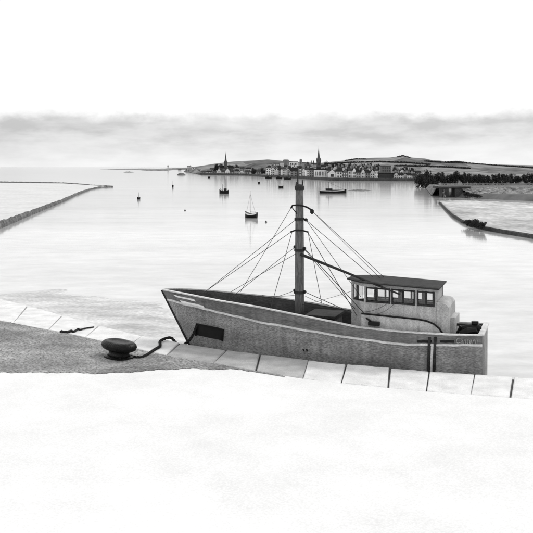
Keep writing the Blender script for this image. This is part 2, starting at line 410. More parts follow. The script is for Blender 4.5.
# bow markings
patch('bow_stripe', [(173, 294.6), (194, 299.2), (196, 301.4), (176, 296.9)], .012, M_white, hull)['label'] = 'upper white stripe on the bow'
patch('bow_stripe', [(179.5, 300.2), (203, 305.6), (205, 308), (182.5, 303)], .012, M_white, hull)['label'] = 'lower white stripe on the bow'
hw = patch('anchor_pocket', [(197.5, 324), (223.3, 329.6), (222.3, 340.4), (196.5, 335)], .014, M_hole, hull)
for q in ([(196.6, 323), (224.2, 329), (224.2, 330.4), (196.6, 324.4)], [(196.4, 323.4), (197.9, 323.7), (196.8, 336), (195.2, 335.6)], [(222.6, 329.6), (224.1, 330), (223.2, 341), (221.7, 340.7)]):
    patch('frame', q, .05, M_black, hw, th=.05)
for x in (417.5, 440):
    patch('freeing_port', [(x, 340.2), (x + 14.5, 340.3), (x + 14.5, 342.7), (x, 342.6)], .02, M_hole, hull)
for x in (302.5, 306):
    patch('scupper', [(x, 348.8), (x + 1.6, 349.2), (x + 1.9, 351.2), (x + .5, 350.8)], .012, M_hole, hull, nx=2, ny=2)
for x in (428.5, 434.2):
    patch('fender_timber', [(x, 337), (x + 2.6, 337), (x + 1.2, 372), (x - 1.4, 372)], .075, M_dark, hull, th=.08, nx=2, ny=10)
patch('fender_board', [(431.3, 344.8), (434.0, 344.8), (432.7, 372), (430.2, 372)], .05, M_rail, hull, th=.05, nx=2, ny=8)
# lettering near the stern
cu = bpy.data.curves.new('letters', 'FONT'); cu.body = 'Cantern'; cu.size = .36; cu.extrude = .006; cu.shear = .25; cu.space_character = 1.12
tmp = bpy.data.objects.new('letters', cu); COL.objects.link(tmp)
dg = bpy.context.evaluated_depsgraph_get(); me = bpy.data.meshes.new_from_object(tmp.evaluated_get(dg))
bpy.data.objects.remove(tmp)
p0 = on_hull(455.5, 343.2, 0)[0]; p1 = on_hull(478, 343.2, 0)[0]
wd = max(v.co.x for v in me.vertices); k = (p0.x - p1.x) / wd
for v in me.vertices:
    x, y, z = v.co; f_ = x / wd
    q = p0.lerp(p1, f_); zz = q.z + y * .82
    v.co = (p0.x - x * k, q.y + .03 + z, zz)
me.materials.clear(); me.materials.append(g('faded_letter_paint', .30, var=.4, scale=9, grain=.4))
nl = obj('name_lettering', me, None, hull); nl['label'] = 'faded painted name on the quarter'
# mast
mz0 = rz(.55) - DK
mp = B(299.5, 316, 0); mu = mp.x
def MP(px, py, v=0): return B(px, py, v)
mtop = MP(299.5, 186).z
px2m = (ORG + A * mu).y / F
pr = [(.185, mz0), (.185, mz0 + 1.0), (.178, mz0 + 3), (.165, mz0 + 4.5), (.155, mtop - .1), (.14, mtop), (.0, mtop + .01)]
mast = obj('mast', MB().lathe(pr, 20, (mu, 0, 0)), M_wood, boat, smooth=True)
obj('mast_cap', MB().lathe([(.19, mtop - .16), (.195, mtop - .02), (.14, mtop + .05), (.05, mtop + .07)], 18, (mu, 0, 0)), M_dark, mast)
obj('topmast', MB().tube([(mu + .07, 0, mtop - .1), (mu + .075, 0, MP(298, 166).z)], [.035, .018]), M_dark, mast)
obj('prong', MB().tube([(mu - .12, 0, mtop), (mu - .15, 0, mtop + .26)], [.03, .02]), M_dark, mast)
obj('prong', MB().tube([(mu + .15, 0, mtop), (mu + .12, .05, mtop + .16)], [.03, .02]), M_dark, mast)
for zz, r_ in ((MP(299.5, 292).z, .235), (MP(299.5, 250).z, .215), (MP(299.5, 219).z, .205)):
    obj('mast_band', MB().lathe([(r_ - .05, zz - .05), (r_, zz - .05), (r_, zz + .05), (r_ - .05, zz + .05)], 18, (mu, 0, 0)), M_dark, mast)
def arc(a, b, sag, n=7):
    a, b = Vector(a), Vector(b)
    return [a.lerp(b, i / n) + Vector((0, 0, sag * 4 * (i / n) * (1 - i / n))) for i in range(n + 1)]
yk = obj('crosstree', MB().tube([MP(291, 208, .12), MP(292.5, 205.4, .2), MP(297, 205.2, .24), MP(302, 205.6, .24), MP(307, 207.2, .2), MP(312.5, 210.5, .12)], .034), M_black, mast)
obj('block', MB().lathe([(.03, -.1), (.08, -.05), (.08, .05), (.03, .1)], 8, MP(312, 211.5, .12)), M_black, yk)
obj('strut', MB().tube([MP(292, 207.5, .12), MP(297, 214, .16)], .02), M_black, yk)
yk = obj('crosstree', MB().tube([MP(290.5, 232, .12), MP(295, 230.4, .22), MP(303, 230.6, .22), MP(308.5, 232.2, .12)], .032), M_black, mast)
for x, y in ((296, 219.5), (306, 220), (295, 247), (304.5, 248.5), (294.8, 290.5), (304.8, 292)):
    obj('cleat', MB().lathe([(.03, -.06), (.07, -.03), (.07, .04), (.03, .07)], 8, MP(x, y, .05)), M_black, mast)
# rigging
def railpt(px, side=1, z=.03):
    best = min(range(len(TT)), key=lambda i: abs(w2px(hp(TT[i], 1, 0, side).x, side * BB * fb(TT[i], 1), 2.5)[0] - px))
    p = hp(TT[best], 1, -.05, side); return Vector((p.x, p.y, p.z + z))
def stay(a, b, r=.013, sag=0, name='stay'):
    return obj(name, MB().tube(arc(a, b, -sag, 8), r * .78, 6), M_wire, boat)
stay(MP(291, 208, .12), railpt(240, -1)); stay(MP(296, 219.5, .05), railpt(199, 1), .015)
stay(MP(291, 232, .12), railpt(208, -1), .015); stay(MP(295, 247, .05), railpt(226, 1), .014)
stay(MP(297, 253, .12), railpt(231, -1), .014); stay(MP(292, 232, .12), railpt(270, 1), .014, name='shroud')
stay(MP(295, 290.5, .05), railpt(243, 1), .012, .06); stay(MP(296, 295, .1), railpt(262, -1), .012, .05)
stay(MP(308, 232, .12), railpt(322, -1), .014, name='shroud')
stay(MP(312, 211, .12), B(386, 279, -.6), .014); stay(MP(306, 220, .05), B(373, 277, .3), .014); stay(MP(309, 208, .15), B(380, 278, -.2), .012)
stay(MP(307, 231, .12), B(357, 316, .9), .017); stay(MP(305, 249, .1), B(372, 322, 1.05), .019); stay(MP(304, 249, .05), B(355, 309, .6), .014)
stay(MP(305, 292, .1), B(352, 313, .9), .017); stay(MP(305, 296, .1), railpt(338, -1), .012, .06); stay(MP(302, 305, .15), B(352, 291, .6), .010, .03)
stay(MP(306, 220, .1), B(361, 297, .7), .013)
obj('boom', MB().tube([MP(301, 254.5, .15), B(345, 272, .62), B(400, 294.5, 1.22)], [.06, .05, .032]), M_dark, boat)
for (a, b, s_) in ((B(363, 312, 1.02), B(391, 301, 1.02), .10), (B(377, 314, 1.02), B(396, 302, 1.02), .08)):
    stay(a, b, .010, s_, 'slack_line')
# hatch abaft the mast
z1 = B(325, 312.5, 0).z; ua, ub = B(338, 314, 0).x, B(312, 312, 0).x
ht = obj('hatch', MB().prism([(ua, -.62), (ub, -.62), (ub, .62), (ua, .62)], mz0 - .1, z1 - .10), M_deck, boat)
obj('hatch_lid', MB().box(((ua + ub) / 2, 0, z1 - .05), (ub - ua + .16, 1.42, .09)), M_dark, ht)
# wheelhouse
V = .95
fr, af = B(364, 300, V), B(436, 305, V)
UF, UA = fr.x, af.x
FT = UF + .62; FV = .42
deckz = rz(.3) - DK
def zln(pa, pb):
    a, b = B(pa[0], pa[1], V), B(pb[0], pb[1], V)
    return lambda u, v=0: a.z + (b.z - a.z) * (u - a.x) / (b.x - a.x)
z_sill = zln((364, 302), (436, 307.2)); z_head = zln((364, 286.5), (436, 292)); z_top = zln((364, 283), (436, 289.5))
foot = [(UA, -V), (UF, -V), (FT, -FV), (FT, FV), (UF, V), (UA, V)]
LOW = .13                                       # far-side sills sit lower
def zs(i): return z_sill(foot[i][0]) - (LOW if foot[i][1] < 0 else 0)
ins0 = [(UA + .06, -V + .06), (UF - .03, -V + .06), (FT - .06, -FV + .03), (FT - .06, FV - .03), (UF - .03, V - .06), (UA + .06, V - .06)]
m = MB()
for i in range(6):
    j = (i + 1) % 6; lo = min(zs(i) - z_sill(foot[i][0]), zs(j) - z_sill(foot[j][0])) if i in (0, 1) else 0
    P4 = [(foot[i], z_sill(foot[i][0]) + lo), (foot[j], z_sill(foot[j][0]) + lo)]; Q4 = [ins0[i], ins0[j]]
    m.loft([[(P4[0][0][0], P4[0][0][1], deckz - .1), (P4[1][0][0], P4[1][0][1], deckz - .1), (P4[1][0][0], P4[1][0][1], P4[1][1]), (P4[0][0][0], P4[0][0][1], P4[0][1])],
            [(Q4[0][0], Q4[0][1], deckz - .1), (Q4[1][0], Q4[1][1], deckz - .1), (Q4[1][0], Q4[1][1], P4[1][1]), (Q4[0][0], Q4[0][1], P4[0][1])]])
wh = obj('wheelhouse', m, M_cabin, boat)
obj('cabin_floor', MB().prism([(UA + .07, -V + .07), (UF, -V + .07), (UF, V - .07), (UA + .07, V - .07)], deckz - .05, deckz + .02), M_deck, wh)
m = MB(); ins = [(UA + .06, -V + .06), (UF - .03, -V + .06), (FT - .06, -FV + .03), (FT - .06, FV - .03), (UF - .03, V - .06), (UA + .06, V - .06)]
nf = len(foot)
for i in range(nf):
    j = (i + 1) % nf
    m.loft([[(foot[i][0], foot[i][1], z_head(foot[i][0])), (foot[j][0], foot[j][1], z_head(foot[j][0])), (foot[j][0], foot[j][1], z_top(foot[j][0])), (foot[i][0], foot[i][1], z_top(foot[i][0]))],
            [(ins[i][0], ins[i][1], z_head(foot[i][0])), (ins[j][0], ins[j][1], z_head(foot[j][0])), (ins[j][0], ins[j][1], z_top(foot[j][0])), (ins[i][0], ins[i][1], z_top(foot[i][0]))]])
obj('window_header', m, M_cabin, wh)
def post(u, v, wu=.10, wv=.08, m_=M_cabin, nm='window_post'):
    return obj(nm, MB().prism([(u - wu / 2, v - wv / 2), (u + wu / 2, v - wv / 2), (u + wu / 2, v + wv / 2), (u - wu / 2, v + wv / 2)], lambda a, b: z_sill(u) - .01 - (LOW if v < 0 else 0), lambda a, b: z_head(u) + .01), m_, wh)
upx = lambda px: B(px, 300, V).x
for sd_ in (1, -1):
    for px_, wu in ((365.3, .11), (390.8, .12), (416, .16), (435, .09)):
        post(upx(px_), sd_ * (V - .045), wu)
    for px_ in (375.5, 403, 426): post(upx(px_), sd_ * (V - .05), .07, .05, M_dark, 'mullion')
    post(FT - .05, sd_ * (FV - .03), .09, .09)
    for a, b in ((366.6, 389.4), (392.2, 414.2), (417.8, 434)):
        ua_, ub_ = upx(b), upx(a)
        wn_ = obj('window', MB().loft([[(u, sd_ * (V - .05) + q, z_sill(u) - (LOW if sd_ < 0 else 0)) for u, q in ((ua_, -.004), (ub_, -.004), (ub_, .004), (ua_, .004))], [(u, sd_ * (V - .05) + q, z_head(u)) for u, q in ((ua_, -.004), (ub_, -.004), (ub_, .004), (ua_, .004))]]), M_glass, wh)
        e = .035
        for (u0, u1, za, zb_) in ((ua_, ub_, z_sill, 0), (ua_, ub_, z_head, 1)):
            obj('frame', MB().tube([(u0, sd_ * (V + .004), za(u0) + (e if not zb_ else -e) - (LOW if sd_ < 0 and not zb_ else 0)), (u1, sd_ * (V + .004), za(u1) + (e if not zb_ else -e) - (LOW if sd_ < 0 and not zb_ else 0))], .034, 6), M_dark, wn_)
        for u0 in (ua_, ub_): obj('frame', MB().tube([(u0, sd_ * (V + .004), z_sill(u0) - (LOW if sd_ < 0 else 0)), (u0, sd_ * (V + .004), z_head(u0))], .03, 6), M_dark, wn_)
    # corner window facet
    a_, b_ = Vector((UF, sd_ * V, 0)), Vector((FT, sd_ * FV, 0)); dr = (b_ - a_); no = Vector((dr.y, -dr.x, 0)).normalized() * .005
    p_, q_ = a_ + dr * .12, a_ + dr * .85
    obj('corner_window', MB().loft([[(c.x, c.y, z_sill(c.x)) for c in (p_ + no, q_ + no, q_ - no, p_ - no)], [(c.x, c.y, z_head(c.x)) for c in (p_ + no, q_ + no, q_ - no, p_ - no)]]), M_glass, wh)
for v0, v1 in ((-FV + .06, -.03), (.03, FV - .06)):
    obj('front_window', MB().box((FT - .04, (v0 + v1) / 2, (z_sill(FT) + z_head(FT)) / 2), (.008, v1 - v0, z_head(FT) - z_sill(FT))), M_glass, wh)
# wheel and console inside
obj('console', MB().box((UF + .1, 0, z_sill(UF) - .3), (.35, 1.1, .5)), M_dark, wh)
hl = [Vector((UF - .25, .30 * math.cos(q), z_sill(UF) + .12 + .30 * math.sin(q))) for q in [i * math.pi / 8 for i in range(17)]]
obj('steering_wheel', MB().tube(hl, .025, 6), M_dark, wh)
obj('aft_panel', MB().prism([(UA + .01, -V + .1), (UA + .05, -V + .1), (UA + .05, V - .35), (UA + .01, V - .35)], lambda a, b: z_sill(UA), lambda a, b: z_head(UA)), M_cabin, wh)
# roof
ov = .13
rfoot = [(UA - .12, -V - ov), (UF + .05, -V - ov), (FT + .16, -FV - .05), (FT + .16, FV + .05), (UF + .05, V + ov), (UA - .12, V + ov)]
m = MB(); m.loft([[(u, v, z_top(u) + .004) for u, v in rfoot], [(u, v, z_top(u) + .05) for u, v in rfoot], [(UA + (u - UA) * .95 + .04, v * .9, z_top(u) + .07) for u, v in rfoot]])
roof = obj('roof', m, M_dark, wh)
# aft casing with rounded shoulder, and lower casing with curved top edge
v2 = .93
prof = [B(449.3, 338, v2), B(449.3, 312, v2), B(448.8, 308, v2), B(446, 304.6, v2), B(442, 303.4, v2), B(436.2, 303, v2), B(436.2, 338, v2)]
obj('aft_casing', MB().loft([[(p.x, s_ * v2, p.z) for p in prof] for s_ in (-1, 1)]), M_cabin, wh)
v3 = 1.06
lp = [B(x, y, v3) for x, y in ((361, 342), (361.5, 313.4), (380, 315.3), (400, 317.3), (418, 319.2), (427, 321), (434, 324), (439.5, 328.5), (443.5, 335), (444, 342))]
cs = obj('engine_casing', MB().loft([[(p.x, s_ * v3, p.z) for p in lp] for s_ in (-1, 1)]), M_cabinl, wh)
obj('casing_trim', MB().tube([(p.x, v3 + .01, p.z) for p in lp[1:-1]], .035, 6), M_black, cs)
obj('grab_rail', MB().tube([B(366, 318, v3 + .1), B(372, 322, v3 + .12), B(379, 323, v3 + .1)], .035, 6), M_black, cs)
obj('side_box', MB().box(tuple(B(374, 323.5, v3 + .09)), (.42, .16, .14)), M_black, cs)
# stern gear
bx = B(452.5, 325, .55)
obj('fuel_locker', MB().prism([(bx.x - .13, -.5), (bx.x + .12, -.5), (bx.x + .12, .62), (bx.x - .13, .62)], deckz - .2, B(452.5, 317.5, .6).z), M_cabinl, boat)
wl = thing_parent = obj('winch', MB().tube([B(459, 328.5, .5), B(470, 327.5, .5), B(478, 327.3, .5), B(481.5, 327.4, .5)], [.10, .13, .13, .06], 12), M_black, boat)
obj('winch_head', MB().lathe([(.10, -.3), (.12, .0), (.085, .05), (.13, .11), (.13, .19), (.05, .2)], 12, B(475, 326.5, .5)), M_black, wl)
obj('winch_frame', MB().tube([B(456, 336, .6), B(461, 326, .6)], .06, 6), M_black, wl)
obj('winch_frame', MB().tube([B(472, 338, .6), B(474, 327, .5)], .06, 6), M_black, wl)
obj('gear_beam', MB().tube([B(455.5, 324.4, .3), B(477, 325.4, .3)], .05, 6), M_black, wl)
obj('net_roll', MB().tube([B(460, 333.5, .75), B(468, 332.0, .75), B(477, 330.5, .75)], [.10, .16, .13], 10), M_black, boat)

# ================================================================== BOLLARD AND ROPES
bc = ground(119, 357, ZQ + .02); eg = (qo(135) - qo(105)).normalized(); brz = math.atan2(eg.y, eg.x)
bol = thing('mooring_bollard', 'black cast iron mooring bollard on the quay edge with long rounded head', 'bollard', bc, brz)
def ov_ring(a, b, z, n=28, e=2.6, dz=0):
    out = []
    for k in range(n):
        q = 2 * math.pi * k / n; c, s = math.cos(q), math.sin(q)
        out.append((a * math.copysign(abs(c) ** (2 / e), c), b * math.copysign(abs(s) ** (2 / e), s), z + dz * math.copysign(abs(c) ** (2 / e), c)))
    return out
obj('base_plate', MB().loft([ov_ring(.62, .48, 0), ov_ring(.62, .48, .05), ov_ring(.55, .41, .075)]), M_bol, bol)
obj('stem', MB().loft([ov_ring(.52, .36, .07), ov_ring(.46, .30, .13), ov_ring(.45, .29, .22), ov_ring(.52, .33, .34)]), M_bol, bol, smooth=True)
obj('head', MB().loft([ov_ring(.30, .2, .25), ov_ring(.66, .34, .26), ov_ring(.81, .43, .33), ov_ring(.86, .47, .43), ov_ring(.82, .45, .53), ov_ring(.72, .37, .60), ov_ring(.56, .25, .615), ov_ring(.46, .18, .585), ov_ring(.2, .08, .58)]), M_bol, bol, smooth=True)
for sx_ in (-1, 1): obj('bolt', MB().lathe([(.04, .07), (.04, .11), (.02, .115)], 6, (sx_ * .5, -.3 * sx_, 0)), M_bol, bol)
pts = [ground(131, 356.5, ZQ + .05), ground(140, 357.5, ZQ + .04), ground(147, 354.8, ZQ + .05), ground(154, 350, ZQ + .05), ground(160, 346, ZQ + .06)]
e0 = qo(168); pts += [Vector((e0.x - .25, e0.y - .45, ZQ + .08)), Vector((e0.x + .1, e0.y + .05, ZQ + .10))]
hz = ORG + A * on_hull(197.5, 325)[0].x + NV * (on_hull(197.5, 325)[0].y + .03); hz.z = on_hull(197.5, 325)[0].z
md = (pts[-1] + hz) / 2 + Vector((0, 0, -.55)); pts += [pts[-1].lerp(md, .55) + Vector((0, 0, -.12)), md, md.lerp(hz, .5) + Vector((.05, 0, -.10)), hz]
def smooth_path(P, k=5):
    P = [Vector(p) for p in P]; out = []
    for i in range(len(P) - 1):
        a, b, c, d = P[max(i - 1, 0)], P[i], P[i + 1], P[min(i + 2, len(P) - 1)]
        for j in range(k):
            t = j / k; out.append(.5 * ((2 * b) + (c - a) * t + (2 * a - 5 * b + 4 * c - d) * t * t + (3 * b - a - 3 * c + d) * t ** 3))
    return out + [P[-1]]
rp = smooth_path(pts, 30); strands = MB(); al = 0; ph = [0]
for a, b in zip(rp, rp[1:]): al += (b - a).length; ph.append(al * 14)
for k in range(3):
    P_ = []
    for i, p in enumerate(rp):
        tg = (rp[min(i + 1, len(rp) - 1)] - rp[max(i - 1, 0)]).normalized(); a = tg.cross(Vector((0, 0, 1))).normalized() if abs(tg.z) < .95 else Vector((1, 0, 0)); b = tg.cross(a); q = ph[i] + k * 2.094
        P_.append(p + (a * math.cos(q) + b * math.sin(q)) * .030)
    strands.tube(P_, .034, 6)
tag(obj('mooring_rope', strands, M_rope, smooth=True), 'dark mooring rope running from the bollard over the coping to the bow', 'rope')
cp = [ground(60, 331.5, ZQ + .05), ground(67, 332.2, ZQ + .05), ground(71, 330.8, ZQ + .05), ground(74, 331.5, ZQ + .06), ground(78, 329, ZQ + .06), ground(80, 329.7, ZQ + .05), ground(86, 328.2, ZQ + .05), ground(94, 327, ZQ + .04)]
sp = smooth_path(cp, 4)
tag(obj('rope_end', MB().tube(sp, [.03 + .05 * abs(math.sin(i * 1.3)) * (1 - i / len(sp)) for i in range(len(sp))], 7), M_rope), 'short knotted rope end lying on the coping left of the bollard', 'rope')

# ================================================================== FAR SHORE
SHORE = [(165, 170.4), (185, 172), (200, 174.8), (250, 175.6), (265, 177), (300, 178.6), (330, 180.6), (420, 181.2), (428, 184), (437, 191), (445, 197), (478, 199), (520, 201), (570, 203)]
RIDGE = [(165, 168.2), (185, 167.9), (200, 166), (215, 163.6), (232, 161.6), (250, 160.6), (268, 159.4), (280, 160.6), (300, 162), (320, 163), (333, 161.6), (345, 160.4), (357, 158.6), (375, 157.8), (390, 157.6), (403, 155.8), (412, 157.6), (425, 158.6), (433, 160.4), (440, 160.6), (448, 162), (458, 161.6), (470, 163.4), (480, 164.4), (500, 164.6), (530, 165.2), (570, 165.8)]
RD = 1250.0
def land_z(px, d):
    ds = shore_d(clampi(px, SHORE)); zr = H - (clampi(px, RIDGE) - HY) / F * RD
    if d < ds: return -.5
    d0 = max(ds + 30, 560 if px < 420 else 430)
    t = min(max((d - d0) / (RD - d0), 0), 1); t = t * t * (3 - 2 * t)
    return 1.3 + (max(zr, -1) - 1.3) * t + (0.0 if d < d0 else 2.2 * math.sin(d * .013 + px * .09) * math.sin(px * .16 + 1) * t * (1 - t) * 2)
m = MB(); rings = []
pxs = [165 + i * 2.0 for i in range(203)]
for k in range(42):
    t = k / 41; row = []
    for px in pxs:
        ds = shore_d(clampi(px, SHORE)) + .5
        if k < 40: d = ds + (RD - ds) * (t * 41 / 39) ** 1.5; z = land_z(px, d)
        elif k == 40: d = RD + 120; z = land_z(px, RD) - 5
        else: d = RD + 420; z = -3
        if k == 0: z = -1
        row.append(((px - CX) / F * d, d, z))
    rings.append(row)
m.loft(rings, cap=False, closed=False)
def field_mat():
    m = bpy.data.materials.new('hill_fields'); m.use_nodes = True; t = m.node_tree; p = t.nodes['Principled BSDF']
    tcn = t.nodes.new('ShaderNodeTexCoord'); mp_ = t.nodes.new('ShaderNodeMapping'); mp_.inputs['Scale'].default_value = (.011, .005, .0); t.links.new(tcn.outputs['Object'], mp_.inputs[0])
    vo = t.nodes.new('ShaderNodeTexVoronoi'); vo.inputs['Scale'].default_value = 1.6; t.links.new(mp_.outputs[0], vo.inputs['Vector'])
    sp_ = t.nodes.new('ShaderNodeSeparateColor'); t.links.new(vo.outputs['Color'], sp_.inputs[0])
    n1 = t.nodes.new('ShaderNodeTexNoise'); n1.inputs['Scale'].default_value = .05; n1.inputs['Detail'].default_value = 8; n1.inputs['Roughness'].default_value = .7; t.links.new(tcn.outputs['Object'], n1.inputs['Vector'])
    a = t.nodes.new('ShaderNodeMapRange'); t.links.new(sp_.outputs[0], a.inputs[0]); a.inputs[3].default_value = .12; a.inputs[4].default_value = .26
    b = t.nodes.new('ShaderNodeMapRange'); t.links.new(n1.outputs[0], b.inputs[0]); b.inputs[1].default_value = .35; b.inputs[2].default_value = .65; b.inputs[3].default_value = .55; b.inputs[4].default_value = 1.35
    mu = t.nodes.new('ShaderNodeMath'); mu.operation = 'MULTIPLY'; t.links.new(a.outputs[0], mu.inputs[0]); t.links.new(b.outputs[0], mu.inputs[1])
    cb = t.nodes.new('ShaderNodeCombineColor')
    for i in range(3): t.links.new(mu.outputs[0], cb.inputs[i])
    t.links.new(cb.outputs[0], p.inputs['Base Color']); p.inputs['Roughness'].default_value = 1; p.inputs['Specular IOR Level'].default_value = 0
    return m
tag(obj('hills', m, field_mat(), smooth=True), 'low grey hills with fields behind the town', kind='structure')
# far coast on the left
m = MB(); D2 = 2600
pp = [(98, 0), (106, .6), (116, 2.0), (128, 2.6), (140, 3.2), (150, 2.2), (160, 2.8), (172, 4.5), (185, 6), (200, 9), (215, 6), (225, 0)]
rings = []
for px in [98 + i * 1.5 for i in range(85)]:
    h = clampi(px, pp) + random.uniform(-.3, .5); x = (px - CX) / F * D2
    rings.append([(x, D2 - 40, -1), (x, D2, max(h, -.5)), (x, D2 + 260, max(h * .8, -.6)), (x, D2 + 400, -1)])
m.loft(rings, cap=False, closed=False)
tag(obj('far_coast', m, g('far_coast_ground', .16, var=.3, scale=.01, bump=0), smooth=True), 'thin low coastline on the left horizon', kind='structure')

# harbour wall under the town
M_qw = g('harbour_wall_stone', .06, var=.4, scale=.3, grain=.3, gscale=2, bump=0)
m = MB(); rings = []
for px in range(200, 428, 4):
    d = shore_d(clampi(px, SHORE)); x = (px - CX) / F
    rings.append([(x * (d - 3), d - 3, -1), (x * (d - 3), d - 3, 1.9), (x * (d - 2.2), d - 2.2, 1.9), (x * (d + 3), d + 3, 1.35), (x * (d + 3), d + 3, -1)])
m.loft(rings)
tag(obj('harbour_wall', m, M_qw), 'dark stone wall along the town waterfront', 'wall')

# ------------------------------------------------------------------ town
WALLS = {}
def wallm(s):
    k = round(s, 2)
    if k not in WALLS: WALLS[k] = g('render_wall_%d' % int(k * 100), k * .95, var=.15, scale=.35, grain=.12, gscale=1.5, bump=0)
    return WALLS[k]
M_slate = [g('slate_dark', .016, var=.4, scale=.5, bump=0, spec=.05), g('slate_mid', .04, var=.4, scale=.5, bump=0, spec=.05), g('slate_pale', .12, var=.3, scale=.5, bump=0)]
M_pane = g('window_pane_dark', .03, rough=.15, var=.3, bump=0, spec=.6)
M_pale = g('window_pane_pale', .75, rough=.5, var=.1, bump=0)
win_me = {}
def win_mesh(pale):
    if pale not in win_me:
        me = MB().box((0, 0, 0), (1, 1, 1)).mesh('window'); recalc(me); me.materials.append(M_pale if pale else M_pane); win_me[pale] = me
    return win_me[pale]
def windows(parent, x0, x1, z0, z1, y, cols, rows, fw=.5, fh=.55, pale=False):
    for r in range(rows):
        for c in range(cols):
            o = bpy.data.objects.new('window', win_mesh(pale)); COL.objects.link(o); o.parent = parent
            cw = (x1 - x0) / cols; rh = (z1 - z0) / rows
            o.location = (x0 + cw * (c + .5), y, z0 + rh * (r + .5)); o.scale = (cw * fw, .12, rh * fh)
def house(px0, px1, ye, yr, wall, roof, d, label, kind='side', cols=None, rows=2, dep=None, group='houses of the far town', name='house', cat='house', pale=None, chim=True, rz_=None):
    pc = (px0 + px1) / 2; x = (pc - CX) / F * d; wd_ = (px1 - px0) / F * d; gz = land_z(pc, d) - .3
    ze = H - (ye - HY) / F * d - gz; zr_ = H - (yr - HY) / F * d - gz; ze = max(ze, 2.2); zr_ = max(zr_, ze + .4)
    dep = dep or max(7, min(wd_, 11)); rot = rz_ if rz_ is not None else random.uniform(-.10, .10)
    t = thing(name, label, cat, (x, d, gz), rot, group)
    a = wd_ / 2; b0, b1 = 0, dep
    wl_ = obj('wall', MB().box((0, dep / 2, ze / 2), (wd_, dep, ze)), wallm(wall), t)
    rm = M_slate[roof]
    m = MB(); e = .35
    if kind == 'side':      # ridge along the street
        sec = [(-e, ze - .12), (-e, ze + .05), (dep / 2, zr_), (dep + e, ze + .05), (dep + e, ze - .12)]
        m.loft([[(sx_ * (a + .2), y, z) for y, z in sec] for sx_ in (-1, 1)])
    elif kind == 'gable':
        sec = [(-a - e, ze - .12), (-a - e, ze + .05), (0, zr_), (a + e, ze + .05), (a + e, ze - .12)]
        m.loft([[(q, y, z) for q, z in sec] for y in (.18, dep + e)])
        obj('gable', MB().loft([[(-a, y, ze - .05), (a, y, ze - .05), (0, y, zr_ - .25)] for y in (.0, .16)]), wallm(wall), t)
    else:                   # flat with parapet
        m.box((0, dep / 2, ze + .25), (wd_ + .3, dep + .3, .5))
    ro = obj('roof', m, rm, t)
    if chim and kind != 'flat':
        cx_ = random.choice((-1, 1)) * a * .8
        obj('chimney', MB().box((cx_ if kind == 'side' else 0, dep / 2, zr_ + .4), (.9, .9, 1.8)), wallm(.3), ro)
    cols = cols or max(2, int(wd_ / 2.6)); windows(t, -a * .9, a * .9, .5, ze - .2, 0, cols, rows, pale=(wall < .25 if pale is None else pale))
    return t
ORD = ['first', 'second', 'third', 'fourth', 'fifth', 'sixth', 'seventh', 'eighth', 'ninth', 'tenth', 'eleventh', 'twelfth', 'thirteenth', 'fourteenth', 'fifteenth', 'sixteenth', 'seventeenth', 'eighteenth', 'nineteenth', 'twentieth', 'twenty-first', 'twenty-second', 'twenty-third', 'twenty-fourth', 'twenty-fifth']
def tone(w_): return 'white' if w_ > .68 else ('pale grey' if w_ > .42 else ('grey' if w_ > .22 else 'dark'))
def row(specs, off, where, rows=2):
    for i, (x0, x1, ye, yr, wl_, rf, kd) in enumerate(specs):
        d = shore_d(clampi((x0 + x1) / 2, SHORE)) + off
        lab = '%s %shouse, %s from left %s' % (tone(wl_), 'gabled ' if kd == 'gable' else '', ORD[i], where)
        house(x0, x1, ye, yr, wl_, rf, d, lab, kd, rows=rows)
row([(201, 206, 172.6, 171, .3, 1, 'side'), (207, 211.5, 172.2, 170.6, .62, 0, 'side'), (212.5, 216.5, 172.8, 171.3, .25, 1, 'side'), (217, 220.8, 171, 168.6, .8, 0, 'gable'), (221.5, 224.5, 172, 170.2, .2, 1, 'side'),
     (225, 230, 171.3, 168.4, .85, 0, 'gable'), (230.6, 234.2, 172, 169.8, .62, 1, 'side'), (234.8, 239, 171, 169.3, .45, 0, 'side'), (239.6, 244, 172.3, 170, .75, 0, 'gable'), (244.6, 250, 172, 170.2, .4, 1, 'side'), (256.5, 260.5, 171.5, 169.3, .28, 1, 'side')], 6, 'on the waterfront below the slim spire')
row([(266, 270.3, 168, 166.6, .9, 1, 'side'), (270.6, 275, 169.3, 167, .62, 0, 'gable'), (275.4, 278, 170.5, 168, .8, 0, 'gable'), (278.4, 281.6, 169.5, 167.4, .3, 0, 'side'), (282, 286, 169.2, 167, .75, 1, 'side'), (286.4, 289.4, 169.6, 167.8, .5, 0, 'gable'),
     (290, 297.8, 170.6, 167.6, .3, 0, 'side'), (298.4, 301.4, 168, 166, .10, 0, 'side'), (302, 306, 171.2, 168.2, .7, 0, 'gable'), (306.3, 309, 170, 167.6, .85, 1, 'side'), (309.3, 313.4, 169.8, 167.5, .28, 0, 'side')], 6, 'on the waterfront left of the colonnaded hall', 3)
row([(336.5, 342.5, 171.4, 169, .85, 0, 'side'), (343, 348, 172, 168.8, .16, 0, 'gable'), (348.4, 352, 170.6, 168, .7, 1, 'side'), (352.4, 356, 171, 167.4, .85, 0, 'gable'), (356.4, 361, 172.4, 170, .5, 0, 'side'), (361.4, 365, 171.8, 169.2, .82, 1, 'gable'),
     (365.4, 370, 172.4, 169.8, .28, 0, 'side'), (370.4, 374.8, 172.8, 169.4, .62, 0, 'gable'), (375, 378.2, 170.8, 169, .88, 1, 'side')], 7, 'between boathouse and black warehouse')
row([(394.6, 398, 174.2, 172.2, .62, 0, 'gable'), (398.4, 403, 174.8, 172.6, .78, 0, 'side'), (403.4, 407, 175.2, 173.2, .45, 1, 'gable'), (407.4, 412, 175, 172.8, .85, 0, 'side'), (412.4, 417, 175.4, 173.4, .35, 0, 'side')], 8, 'on the waterfront right of the black warehouse')
